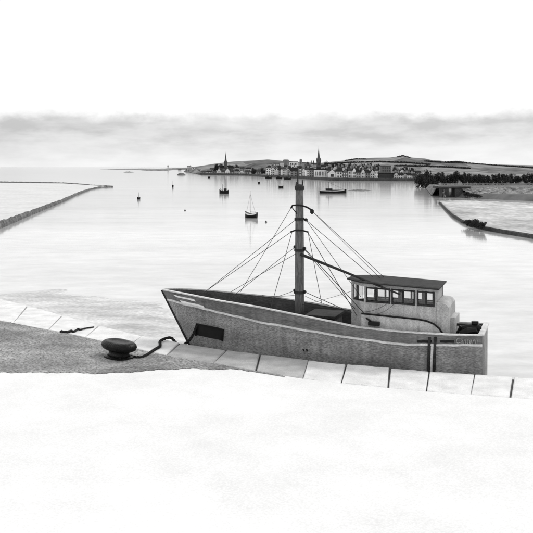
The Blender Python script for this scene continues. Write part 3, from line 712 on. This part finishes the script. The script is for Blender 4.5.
row([(210, 215, 169.4, 167.8, .3, 1, 'side'), (216, 219.5, 168.2, 166.6, .2, 0, 'side'), (230, 234, 168.6, 166.6, .5, 0, 'side'), (235, 239.5, 168, 166.4, .72, 0, 'side'), (240, 244.5, 168.8, 167, .4, 1, 'side'), (245.5, 251, 169, 167.4, .65, 0, 'side')], 70, 'in the upper row beside the slim spire')
row([(268, 273, 166.4, 164.8, .4, 0, 'side'), (273.5, 278, 166, 164.2, .8, 1, 'side'), (279, 283, 165.6, 163.2, .2, 0, 'gable'), (284, 288.5, 166.6, 165.2, .75, 0, 'side'), (302.5, 306, 166.2, 164.2, .3, 0, 'gable'), (306.3, 310.4, 166.6, 164.6, .18, 1, 'side'), (321.5, 327, 166.6, 164.6, .35, 0, 'side')], 85, 'in upper row between the church spires', 2)
row([(328, 332, 168.4, 166.6, .3, 0, 'side'), (333, 337, 168.6, 165.8, .6, 0, 'gable'), (338, 343, 168, 166.4, .25, 1, 'side'), (344, 347.5, 168, 165.8, .55, 0, 'gable'), (348.5, 353, 167.6, 165.8, .8, 0, 'side'), (354, 358.5, 168, 166, .4, 0, 'side'), (359, 363.5, 167.8, 165.6, .75, 1, 'gable'), (364.5, 369, 168.6, 166.6, .35, 0, 'side'), (370, 375, 168, 166.2, .7, 0, 'side')], 90, 'in upper row right of tall spire')
row([(394, 399, 171, 169.4, .35, 0, 'side'), (400, 404.5, 171.2, 169.2, .7, 0, 'gable'), (405.5, 410, 171, 169.6, .3, 1, 'side'), (411, 415, 171.6, 169.8, .6, 0, 'side'), (416, 421, 172.4, 170.6, .28, 0, 'side')], 110, 'in upper row beyond black warehouse')
row([(178, 181, 170.3, 169.2, .5, 1, 'side'), (187, 190.5, 170.6, 169.4, .7, 0, 'side'), (192, 196.5, 170.8, 169.5, .85, 0, 'side'), (197.5, 200.5, 171, 169.8, .5, 0, 'side')], 130, 'on the low shore left of town', 1)
row([(267.5, 271, 167.4, 165.8, .28, 0, 'side'), (271.6, 276, 167.8, 166, .2, 0, 'gable'), (277, 281, 167.6, 165.4, .5, 0, 'side'), (287, 291, 168.2, 166, .18, 0, 'side'), (292, 297, 168.4, 166.2, .6, 0, 'gable'), (303, 307, 168.6, 166.2, .15, 0, 'side'), (309, 313, 167.8, 166, .5, 0, 'gable')], 42, 'in middle row between the church spires')
row([(327, 331, 170, 168, .2, 0, 'side'), (336.5, 340.5, 169.6, 167.4, .3, 0, 'side'), (341.5, 345.5, 169.4, 167, .6, 0, 'gable'), (347, 351, 169, 166.8, .16, 0, 'side'), (356, 360, 169.6, 167.6, .2, 0, 'side'), (362, 366.5, 169.2, 167.2, .45, 0, 'side'), (367.5, 371, 170.4, 168, .75, 0, 'gable'), (372, 377, 170, 167.6, .2, 0, 'side')], 45, 'in middle row right of tall spire')
for x0, x1, yt, wl_, lab in ((267, 272, 164.4, .5, 'pale grey four-storey flat-roofed block at the left of the central skyline'), (273.5, 279.5, 163.4, .2, 'dark flat-roofed block second from left on the central skyline'), (280, 283.6, 162.6, .72, 'narrow white flat-roofed block left of the round silo'), (302.6, 306.2, 163.2, .3, 'grey flat-roofed block right of the slim round-topped tower'), (313.4, 316.6, 164.2, .22, 'small dark flat-roofed block against the tall spire')):
    house(x0, x1, yt, yt - .4, wl_, 0, shore_d(clampi((x0 + x1) / 2, SHORE)) + 62, lab, 'flat', cols=3, rows=4, name='block', cat='building', group='landmarks of the far town', rz_=0, pale=wl_ < .25)
# landmarks
d = shore_d(179.5) + 6
t = house(314.6, 326.6, 169.8, 169.0, .78, 0, d, 'long white waterfront hall with dark columns and flat roof', 'flat', cols=7, rows=1, name='colonnaded_hall', cat='hall', group='landmarks of the far town', rz_=0)
wd_ = 12 / F * d
for i in range(8): obj('column', MB().box((-wd_ / 2 + wd_ * i / 7, -.25, 2.4), (.35, .35, 4.8)), wallm(.9), t)
d = shore_d(180.62) + 8
t = house(328.6, 335.6, 172.6, 169.4, .85, 0, d, 'white gabled boathouse with one big dark square front', 'gable', cols=1, rows=1, name='boathouse', cat='boathouse', group='landmarks of the far town', rz_=0)
d = shore_d(180.95) + 9
house(379, 393.2, 173.6, 173, .05, 0, d, 'long low black warehouse at the right end of the waterfront', 'flat', cols=6, rows=2, name='warehouse', cat='warehouse', group='landmarks of the far town', rz_=0, pale=False)
t = house(381.4, 391, 166.2, 165.6, .16, 1, d + 30, 'tall grey block rising behind the black warehouse', 'flat', cols=4, rows=4, name='tower_block', cat='tower block', group='landmarks of the far town', rz_=0, pale=False)
house(289.6, 298, 162, 161.4, .8, 1, shore_d(178) + 120, 'white flat-roofed block on the skyline left of the grey tower', 'flat', cols=5, rows=3, name='office_block', cat='building', group='landmarks of the far town', rz_=0, pale=False)
def lm(px, yt, d): 
    return Vector(((px - CX) / F * d, d, land_z(px, d) - .3)), H - (yt - HY) / F * d - land_z(px, d) + .3
d = shore_d(178) + 150
p, h = lm(286, 159.4, d); t = thing('grain_silo', 'wide round grey silo on the skyline left of the white block', 'silo', p, 0, 'landmarks of the far town')
obj('drum', MB().lathe([(2.2, 0), (2.2, h * .55), (2.9, h * .66), (2.9, h * .93), (2.3, h)], 20), wallm(.22), t)
for k in range(6): obj('rib', MB().box((2.93 * math.cos(-math.pi / 2 + (k - 2.5) * .5), 2.93 * math.sin(-math.pi / 2 + (k - 2.5) * .5), h * .8), (.2, .2, h * .26)), wallm(.12), t)
d = shore_d(178) + 140
p, h = lm(300.8, 158.8, d); t = thing('round_tower', 'slim grey round-topped tower right of the white skyline block', 'tower', p, 0, 'landmarks of the far town')
obj('shaft', MB().lathe([(1.25, 0), (1.2, h * .93), (1.0, h * .975), (.55, h)], 16), wallm(.2), t)
for k in range(3): obj('window', MB().box((0, -1.25, h * (.6 + .12 * k)), (.5, .2, .8)), M_pane, t)
d = shore_d(179) + 110
p, h = lm(312.4, 160.6, d); t = thing('castle_tower', 'dark twin-turreted tower just left of the tall spire', 'tower', p, 0, 'landmarks of the far town')
obj('wall', MB().box((0, 1.3, h * .42), (2.5, 2.6, h * .84)), wallm(.10), t)
for sx_ in (-1, 1): obj('turret', MB().box((sx_ * .95, .4, h * .92), (.75, .8, h * .17)), wallm(.08), t)
windows(t, -1, 1, h * .45, h * .8, 0, 1, 1, .6, .6, True)
p, h = lm(307.8, 161.4, d); t = thing('bell_turret', 'little grey stepped turret between round tower and twin-turreted tower', 'tower', p, 0, 'landmarks of the far town')
obj('wall', MB().box((0, 1.2, h * .42), (2.4, 2.4, h * .84)), wallm(.2), t); obj('roof', MB().lathe([(1.5, h * .84), (.6, h * .93), (.05, h)], 4), M_slate[1], t)
def church(pxs, ytip, ytow, wpx, pxn0, pxn1, yn, d, label, wall):
    p, h = lm(pxs, ytip, d); ht_ = H - (ytow - HY) / F * d - p.z; wdt = wpx / F * d
    t = thing('church', label, 'church', p, 0, 'landmarks of the far town')
    tw = obj('tower', MB().box((0, wdt / 2, ht_ / 2), (wdt, wdt, ht_)), wallm(wall), t)
    for sx_ in (-1, 1):
        for y in (0, wdt): obj('pinnacle', MB().lathe([(.34, ht_ - .5), (.34, ht_ + .6), (.03, ht_ + 2.4)], 6, (sx_ * wdt * .46, y, 0)), wallm(wall), tw)
    obj('belfry_window', MB().box((0, -.02, ht_ * .8), (wdt * .4, .2, ht_ * .16)), M_pane, tw)
    sp_ = obj('spire', MB().lathe([(wdt * .50, ht_ - .1), (wdt * .33, ht_ + (h - ht_) * .22), (wdt * .17, ht_ + (h - ht_) * .6), (.07, h)], 8, (0, wdt / 2, 0)), wallm(wall * .9), t)
    obj('finial', MB().tube([(0, wdt / 2, h - .2), (0, wdt / 2, h + 1.2)], .06, 5), M_black, sp_)
    x0, x1 = (pxn0 - pxs) / F * d, (pxn1 - pxs) / F * d; hn = H - (yn - HY) / F * d - p.z
    obj('nave', MB().box(((x0 + x1) / 2, wdt / 2 + 1, hn * .35), (x1 - x0, 7, hn * .7)), wallm(wall), t)
    obj('roof', MB().loft([[(x, y + wdt / 2 + 1, z) for y, z in ((-3.8, hn * .68), (0, hn), (3.8, hn * .68))] for x in (x0 - .2, x1 + .2)]), M_slate[0], t)
    windows(t, x0 + .5, x1 - .5, hn * .15, hn * .6, wdt / 2 - 2.5, 3, 1, .4, .8)
church(225.6, 152.8, 162.8, 3.2, 218, 233, 165.5, shore_d(175.5) + 75, 'church with the slimmer, lower spire on the left of the town', .10)
church(318.8, 148.0, 160.6, 4.2, 313, 327, 164.6, shore_d(180) + 95, 'church with the tallest spire, behind the boat mast', .11)
p, h = lm(168, 165.2, 1750); p.z = .6
t = thing('light_tower', 'tiny pale tower alone on the low left shore', 'tower', p, 0); obj('shaft', MB().lathe([(1.5, -1), (1.1, 9), (1.6, 9.2), (1.6, 11), (.2, 12.5)], 10), wallm(.4), t); obj('gallery', MB().lathe([(1.9, 9), (1.9, 9.3)], 10), M_slate[0], t)

# ------------------------------------------------------------------ trees
M_leaf = g('dark_foliage', .035, var=.5, scale=.5, rough=.9, bump=0, spec=.1); M_bark = g('bark', .07, var=.3, bump=0)
def crown_mesh(seed, n=900):
    r = random.Random(seed); m = MB(); clumps = []
    for k in range(15):
        q = r.uniform(0, 6.28); e = r.uniform(-1.25, 1); rad = r.uniform(.2, .66)
        clumps.append((Vector((math.cos(q) * rad, math.sin(q) * rad, .58 + e * .30)), r.uniform(.20, .36)))
    clumps.append((Vector((0, 0, .62)), .45))
    for i in range(n):
        c, s = clumps[i % len(clumps)]; dv = Vector((r.gauss(0, 1), r.gauss(0, 1), r.gauss(0, 1))).normalized() * s * r.uniform(.55, 1.08); p = c + dv
        a = Vector((r.gauss(0, 1), r.gauss(0, 1), r.gauss(0, 1))).normalized(); b = a.cross(dv.normalized() + Vector((.01, 0, 0))).normalized(); l = r.uniform(.055, .11)
        m.add([p - a * l, p + b * l * .6, p + a * l, p - b * l * .6], [(0, 1, 2, 3)])
    me = m.mesh('crown'); me.materials.append(M_leaf); return me
def trunk_mesh(seed):
    r = random.Random(seed); m = MB(); m.tube([(0, 0, -.05), (.01, 0, .25), (.02, .01, .65)], [.05, .04, .015], 6)
    for k in range(4):
        q = k * 1.6 + r.random(); m.tube([(0, 0, .25 + .06 * k), (math.cos(q) * .22, math.sin(q) * .22, .45 + .06 * k), (math.cos(q) * .4, math.sin(q) * .4, .6 + .05 * k)], [.025, .018, .006], 5)
    me = m.mesh('trunk'); me.materials.append(M_bark); return me
CR = [crown_mesh(s) for s in (1, 2, 3, 4)]; TR = [trunk_mesh(s) for s in (1, 2, 3, 4)]
def tree(px, ytop, wpx, d, label, group, i, base=None):
    z = land_z(px, d) if base is None else base
    t = thing('tree', label, 'tree', ((px - CX) / F * d, d, z), random.uniform(0, 6), group)
    hh = max(H - (ytop - HY) / F * d - z, 1.5); ww = wpx / F * d / 1.7
    for nm, me in (('trunk', TR[i % 4]), ('crown', CR[i % 4])):
        o = bpy.data.objects.new(nm, me); COL.objects.link(o); o.parent = t; o.scale = (ww, ww, hh)
rt = random.Random(21)
k = 0
for i, x in enumerate([419, 424, 429.5, 434, 438.5, 443.5, 448, 453, 457.5, 462, 466.5, 471, 475.5, 480, 484.5, 490, 495.5, 501, 507, 513, 519, 525, 532]):
    y = clampi(x, [(419, 173.5), (430, 172.5), (445, 174), (460, 173.4), (475, 174.4), (513, 175)]) + rt.uniform(-1, .8)
    tree(x, y + rt.choice((-1.2, 0, .6, 2.0)), rt.uniform(7, 14), 330 + rt.uniform(-12, 12), 'dark round tree, %s from the left in the line behind the bridge road' % ORD[i], 'trees behind the bridge road', i)
for i, (x, y, w_) in enumerate([(252.5, 168.2, 4), (255, 169.5, 3.6), (262, 168.4, 4.4), (264.3, 169.6, 3)]):
    tree(x, y, w_, shore_d(176) + 14, 'small dark tree, %s of the four in the gap right of the slim left spire' % ORD[i], 'trees in the waterfront gap', i)
for i, (x, y, w_) in enumerate([(216, 164.6, 5), (221, 164.8, 4.5), (229.5, 164.8, 4.6), (236, 165, 5)]):
    tree(x, y, w_, shore_d(175.5) + 110, 'dark tree on the rise by the slim left spire, %s from the left' % ORD[i], 'trees round the left church', i + 1)
for i, x in enumerate([325, 331, 336, 342, 349, 355.5, 362, 369, 376, 396, 404, 412]):
    tree(x, clampi(x, [(325, 163.2), (350, 163.6), (376, 164.6), (412, 168.2)]) + rt.uniform(-.5, .5), rt.uniform(6, 8.5), shore_d(181) + 150, 'dark tree, %s from the left in the belt above the right-hand houses' % ORD[i], 'tree belt above the houses', i + 2)
# hedges across the right-hand hill: one uncountable mass
r = random.Random(9); m = MB()
for line in ([(425, 161.5), (440, 162.6), (452, 163.2), (470, 163.6), (500, 166), (535, 168.5)], [(395, 166.2), (420, 166.6), (445, 167.5), (470, 169)], [(325, 164.3), (350, 162.8), (380, 162.2), (410, 163.2), (430, 165)], [(398, 157.2), (403, 156), (410, 158)], [(345, 161), (356, 159.2), (366, 159.4)], [(446, 162.3), (458, 161.9), (468, 163.2)]):
    for i in range(int((line[-1][0] - line[0][0]) * 7)):
        px = line[0][0] + i / 7 + r.uniform(-.2, .2); py = interp(px, line)
        lo, hi = 450, RD
        for _ in range(26):
            mid = (lo + hi) / 2
            if HY + (H - land_z(px, mid)) / mid * F > py: lo = mid
            else: hi = mid
        d = lo + r.uniform(-6, 6); x = (px - CX) / F * d; z = land_z(px, d)
        for q in range(3):
            c = Vector((x + r.uniform(-1, 1), d + r.uniform(-1, 1), z + r.uniform(0, 1.1) * (.5 + .8 * abs(math.sin(px * 1.7))))); a = Vector((r.gauss(0, 1), r.gauss(0, 1), r.gauss(0, 1))).normalized() * .75; b = a.cross(Vector((r.gauss(0, 1), 1, r.gauss(0, 1)))).normalized() * .6
            m.add([c - a, c + b, c + a, c - b], [(0, 1, 2, 3)])
tag(obj('hedgerows', m, M_leaf, fix=False), 'dark hedge lines crossing the fields of the right-hand hill', 'hedge', kind='stuff')

# ------------------------------------------------------------------ bridge on the right
M_br = g('bridge_stone', .05, var=.4, scale=.6, grain=.3, gscale=3, bump=0); M_deckc = g('bridge_concrete', .22, var=.3, scale=.5, grain=.2, gscale=3, bump=0)
bd = shore_d(197) - 3; xb = lambda px: (px - CX) / F * bd; zb_ = lambda y: H - (y - HY) / F * bd
br = thing('road_bridge', 'low dark road bridge with two square piers and railing, below the trees', 'bridge', (xb(453), bd, 0))
X = lambda px: xb(px) - xb(453)
obj('deck', MB().box(((X(436) + X(470)) / 2, 2, zb_(187.2)), (X(470) - X(436), 5, .62)), M_br, br)
obj('pier', MB().box(((X(442.3) + X(448.6)) / 2, 2, zb_(188.3) / 2 - .5), (X(448.6) - X(442.3), 4.4, zb_(188.3) + 1)), M_br, br)
obj('pier', MB().box(((X(454.8) + X(463)) / 2, 2, zb_(188.3) / 2 - .5), (X(463) - X(454.8), 4.4, zb_(188.3) + 1)), M_br, br)
obj('kerb', MB().box(((X(438) + X(550)) / 2, -.56, zb_(186.1)), (X(550) - X(438), .3, .26)), M_deckc, br)
obj('rail', MB().box(((X(438) + X(550)) / 2, -.5, zb_(183.4)), (X(550) - X(438), .08, .09)), M_deckc, br)
for i in range(33): obj('rail_post', MB().box((X(438.5 + i * 3.35), -.5, zb_(184.7)), (.09, .08, zb_(183.4) - zb_(186))), M_deckc, br)
M_bank = g('rough_bank', .17, var=.6, scale=.5, grain=.5, gscale=1.6, bump=0)
def road_bank(pxa, pxb, hf, yf, toe, label):
    r = random.Random(int(pxa)); rings = []
    for i in range(33):
        px = pxa + (pxb - pxa) * i / 32; y0 = yf(px); h = hf(px); x = (px - CX) / F * y0; ring_ = []
        for k in range(13):
            t = k / 12; z = -.6 + (h + .6) * min(1, (t / .7)) ** .8 + (r.uniform(-.22, .22) if 0 < t < .75 else 0)
            ring_.append((x + r.uniform(-.3, .3), y0 + r.uniform(-1.2, 1.2) - toe(px) * (1 - t / .7) if t < .7 else y0 + (t - .7) * 22, z))
        rings.append(ring_ + [(x, y0 + 14, .2)])
    tag(obj('road_bank', MB().loft(rings, cap=False, closed=False), M_bank), label, kind='structure')
ZD = zb_(187.0)
BANKY = lambda p: clampi(p, [(426, shore_d(clampi(426, SHORE)) + 3), (430, shore_d(clampi(430, SHORE)) + 3), (434, 292), (438, 252), (441, bd + 2), (443, bd)])
road_bank(426, 442.6, lambda p: clampi(p, [(426, .9), (433, 1.6), (438, ZD), (443, ZD)]), BANKY, lambda p: clampi(p, [(426, 4), (436, 6), (443, 4)]), 'rough sloping bank carrying the road left of the bridge')
road_bank(462.6, 560, lambda p: ZD, lambda p: bd, lambda p: clampi(p, [(462, 4), (476, 14), (560, 16)]), 'rough sloping bank carrying the road right of the bridge')
rb = random.Random(31)
for i, (px, dd, yt) in enumerate(((429, 95, 181.5), (432, 70, 183), (434.5, 45, 184.5), (466, -3, 190), (471, -7, 192), (476, -9, 192.5))):
    d = bd + dd if i > 2 else BANKY(px) - 2; z = .6; hh = max(H - (yt - HY) / F * d - z, .8) if i > 2 else rb.uniform(1.8, 3.0)
    t = thing('bank_shrub', 'dark shrub on the road bank by the bridge, %s from the left' % ORD[i], 'shrub', ((px - CX) / F * d, d - 2, z), i, 'shrubs on the road bank')
    for nm, me in (('stem', TR[i % 4]), ('crown', CR[(i + 1) % 4])):
        o = bpy.data.objects.new(nm, me); COL.objects.link(o); o.parent = t; o.scale = ((1.5, 1.5) if i > 2 else (3.0, 3.0)) + (hh * rb.uniform(.7, 1),); o.location = (0, 0, -.25)
# low marsh point nearer on the right with dark edging
EDGE = [(437, 202.8), (441, 204.5), (446.5, 210.5), (454, 217.5), (464, 223.5), (474, 227.5), (484, 230), (500, 233), (530, 238), (570, 245)]
FAR = [(437, 202.0), (450, 200.5), (465, 199.8), (480, 200.2), (520, 202), (570, 204)]
m = MB(); rings = []; edge_pts = []
for px in [437 + i * 1.3 for i in range(100)]:
    a = ground(px, interp(px, EDGE), 0); b = ground(px, min(interp(px, FAR), interp(px, EDGE) - .3), 0); edge_pts.append(a)
    rings.append([a + (b - a) * t + Vector((0, 0, z + .03 * math.sin(px * .9 + t * 7))) for t, z in ((0, -.3), (.02, .30), (.25, .5), (.6, .42), (.9, .25), (1, -.3))])
m.loft(rings, cap=False, closed=False)
tag(obj('marsh_point', m, g('pale_marsh', .42, var=.4, scale=.12, stretch=(1, .5, 1), grain=.25, gscale=1.2, bump=0), smooth=True), 'pale low marsh point on the right shore', kind='structure')
m = MB(); m.loft([[p + Vector((0, -.9, -.4)), p + Vector((0, -.5, .42 + random.uniform(-.08, .1))), p + Vector((0, .9, .5)), p + Vector((0, 1.2, -.2))] for p in edge_pts[2:99]])
tag(obj('stone_edging', m, M_br), 'dark rough stone edging of the marsh point', 'wall')
SH = [(466, 224, 218.5), (470, 225.5, 217), (474, 226, 216.5), (478, 227, 217), (482, 228, 218.5)]
for i, (px, yb, yt) in enumerate(SH):
    p = ground(px, yb, .4); t = thing('shrub', 'dark low shrub on the marsh point, %s from the left' % ORD[i], 'shrub', p, i, 'shrubs on the marsh point')
    hh = (yb - yt) / F * p.y * .75
    for nm, me in (('stem', TR[i % 4]), ('crown', CR[i % 4])):
        o = bpy.data.objects.new(nm, me); COL.objects.link(o); o.parent = t; o.scale = (.9, .9, hh); o.location = (0, 0, -hh * .15)

# ------------------------------------------------------------------ spit and breakwater on the left
SPF = [(-30, 182), (63, 183.2), (80, 184.4), (95, 185.6), (113, 186.6)]
SPN = [(-30, 240), (20, 219), (63, 201.5), (75, 195.5), (90, 189.8), (100, 187.8), (113, 187.2)]
m = MB(); rings = []; near = []; far = []
for px in [-30 + i * 1.5 for i in range(96)]:
    a = ground(px, interp(px, SPN), 0); b = ground(px, interp(px, SPF), 0); near.append(a); far.append(b)
    tp = 0
    rings.append([a.lerp(b, t) + Vector((0, 0, z - tp)) for t, z in ((0, -.3), (.05, .12), (.5, .10), (.95, .12), (1, -.3))])
m.loft(rings, cap=False, closed=False)
tag(obj('sand_spit', m, g('pale_sand', .56, var=.1, scale=.1, grain=.1, gscale=1, bump=0)), 'pale sand spit inside the left breakwater', kind='structure')
def bank(path, wdt, h, m_, name, label, cat):
    r = random.Random(4); rings = []
    for i, p in enumerate(path):
        f_ = 1 - .45 * i / len(path)
        rings.append([p + Vector((0, y * wdt * f_, z * h * f_ + (r.uniform(-.12, .12) if z > 0 else 0))) for y, z in ((-1, -.4), (-.55, .65), (-.1, 1), (.3, .95), (.7, .5), (1, -.4))])
    return tag(obj(name, MB().loft(rings), m_), label, cat)
M_rk = g('breakwater_rock', .10, var=.6, scale=.5, grain=.4, gscale=2, bump=0)
bank(near, 4.2, .95, M_rk, 'breakwater', 'dark stone breakwater on the left, its nearer thicker arm', 'breakwater')
bank(far, 2.6, .55, M_rk, 'breakwater', 'dark stone breakwater on the left, its farther thinner arm', 'breakwater')
def islet(px0, px1, py, h, label):
    d = shore_d(py); r = random.Random(int(px0)); x0, x1 = (px0 - CX) / F * d, (px1 - CX) / F * d; rings = []
    for i in range(15):
        t = i / 14; hh = h * math.sin(math.pi * t) ** .6 * r.uniform(.6, 1.15) + .02; x = x0 + (x1 - x0) * t; wdt = (4 + 8 * math.sin(math.pi * t))
        rings.append([(x, d - wdt, -.3), (x, d - wdt * .4, hh), (x, d + wdt * .3, hh * .9), (x, d + wdt, -.3)])
    tag(obj('islet', MB().loft(rings), M_rk), label, 'islet')
islet(123.5, 134, 172.4, 1.5, 'thin dark rock islet on the left water, off the far coast')
islet(177, 186, 175.2, 2.4, 'small dark humped islet off the left end of the town')
islet(140, 172, 170.6, 1.6, 'long thin dark shoal below the far coast')
islet(348, 372, 190.5, .35, 'low dark streak on the water right of the long moored barge')  # thin raised dark strip lying along the water

# ------------------------------------------------------------------ boats on the water
def small_hull(L, W, h, m_, parent, sheer=.3, stripe=None):
    rings = []
    for i in range(13):
        t = i / 12; u = (t - .5) * L; hb = W / 2 * (1 - abs(2 * t - 1) ** 3.2 * (1 if t > .5 else .45)); hb = max(hb, .02); zt = h * (1 + sheer * (2 * t - 1) ** 2 + (.25 * max(0, 2 * t - 1) ** 2))
        rings.append([(u, -hb, zt), (u, -hb * .92, zt * .45), (u, -hb * .55, -.15), (u, hb * .55, -.15), (u, hb * .92, zt * .45), (u, hb, zt)])
    hl_ = obj('hull', MB().loft(rings), m_, parent, smooth=False)
    if stripe:
        for sd_ in (-1, 1):
            obj('sheer_stripe', MB().loft([[(p[0 if sd_ < 0 else 5][0], p[0 if sd_ < 0 else 5][1] + sd_ * q, p[0][2] * zz) for q, zz in ((.03, .72), (.03, .98), (-.02, .98), (-.02, .72))] for p in rings[:-1]]), stripe, hl_)
    return hl_
def place(name, px, py, rz_, label, group='boats moored on the water'):
    return thing(name, label, 'boat', ground(px, py, 0), rz_, group), shore_d(py) / F
# yacht
t, s = place('sailing_yacht', 251, 218, R(150), 'dark moored yacht with white stripe and bare mast, nearest on open water')
small_hull(12.4 * s * 1.12, 1.0, 4.3 * s, M_black, t, .35, M_white)
obj('cabin', MB().prism([(-.35, -.28), (.35, -.22), (.35, .22), (-.35, .28)], .4, .75), M_dark, t)
obj('mast', MB().tube([(.15, 0, .3), (.15, 0, 27.5 * s)], [.05, .03]), M_dark, t)
for e in ((1.0, 0), (-1.0, 0)): obj('stay', MB().tube([(e[0] * .95, 0, .55), (.15, 0, 24 * s)], .014, 5), M_wire, t)
obj('boom', MB().tube([(.12, 0, 1.0), (-.85, 0, 1.0)], .05), M_dark, t)
# workboat
t, s = place('workboat', 224, 193.6, R(170), 'small dark workboat with wheelhouse and mast, below the slim spire')
small_hull(9.6 * s, 3.2 * s, 2.6 * s, M_black, t, .5)
obj('wheelhouse', MB().box((-1.2 * s, 0, 3.6 * s), (2.6 * s, 2 * s, 3.2 * s)), M_dark, t)
obj('mast', MB().tube([(1.4 * s, 0, 1 * s), (1.4 * s, 0, 9.5 * s)], [.07, .04]), M_dark, t); obj('derrick', MB().tube([(1.4 * s, 0, 3 * s), (4.2 * s, 0, 5.6 * s)], .05), M_dark, t)
obj('stay', MB().tube([(-3.8 * s, 0, 2.6 * s), (1.4 * s, 0, 9 * s)], .02, 5), M_wire, t)
# barge
t, s = place('barge', 333, 193.4, R(2), 'long low dark barge with aft mast, right of the mast of the moored fishing boat')
small_hull(27 * s, 5 * s, 3.0 * s, M_black, t, .22, M_rail)
obj('deckhouse', MB().box((-4 * s, 0, 3.9 * s), (6.5 * s, 3 * s, 2.2 * s)), M_dark, t)
obj('mast', MB().tube([(-4.6 * s, 0, 2 * s), (-4.6 * s, 0, 11.5 * s)], [.16, .07]), M_dark, t)
obj('hatch', MB().box((4 * s, 0, 3.2 * s), (10 * s, 3.2 * s, .9 * s)), M_dark, t)
obj('stay', MB().tube([(12 * s, 0, 3.8 * s), (-4.6 * s, 0, 11 * s)], .03, 5), M_wire, t)
# tiny craft
for px, py, wpx, mh, lab in ((172.8, 187.4, 2.6, 6.5, 'tiny dark boat with thin mast below the humped islet'), (138.6, 199.4, 2.8, 7, 'tiny dark boat with thin mast off the tip of the breakwater'), (281, 188, 3.4, 6, 'faint little sailing boat left of the fishing boat mast')):
    t, s = place('small_boat', px, py, R(100 + px), lab); small_hull(wpx * 1.5 * s, 1.8 * s, 1.8 * s, M_black, t, .3)
    obj('mast', MB().tube([(0, 0, .1), (0, 0, mh * s)], [.05, .03], 6), M_wire, t)
for i, (px, py, wpx, lab) in enumerate(((268.5, 178.6, 6.5, 'leftmost of the three dark boats along the central waterfront'), (279, 179, 6, 'middle one of the three dark boats along the central waterfront'), (287.5, 179.6, 7, 'rightmost of the three dark boats along the central waterfront'), (259, 183.6, 2.4, 'tiny dark rowing boat off the waterfront gap'), (209, 178.2, 2.6, 'tiny dark rowing boat off the left end of the harbour wall'))):
    t, s = place('moored_boat', px, py, R(4), lab, 'boats under the harbour wall'); small_hull(wpx * s, 2.2 * s, 1.5 * s, M_black, t, .4)
    if wpx > 3:
        obj('cabin', MB().box((-wpx * .1 * s, 0, 2 * s), (wpx * .35 * s, 1.4 * s, 1.6 * s)), M_dark, t); obj('mast', MB().tube([(wpx * .15 * s, 0, 1 * s), (wpx * .15 * s, 0, 7.5 * s)], [.09, .05], 6), M_dark, t)
for px, py, lab in ((185, 210.6, 'round black mooring buoy alone on the open water at left'), (266, 222.4, 'round black mooring buoy just right of the nearest yacht')):
    t = thing('mooring_buoy', lab, 'buoy', ground(px, py, 0), 0, 'mooring buoys'); obj('float', MB().lathe([(.02, -.12), (.14, -.06), (.17, .04), (.14, .14), (.04, .2)], 12), M_black, t, smooth=True); obj('ring', MB().tube([(-.05, 0, .2), (-.04, 0, .28), (.04, 0, .28), (.05, 0, .2)], .015, 6), M_black, t)
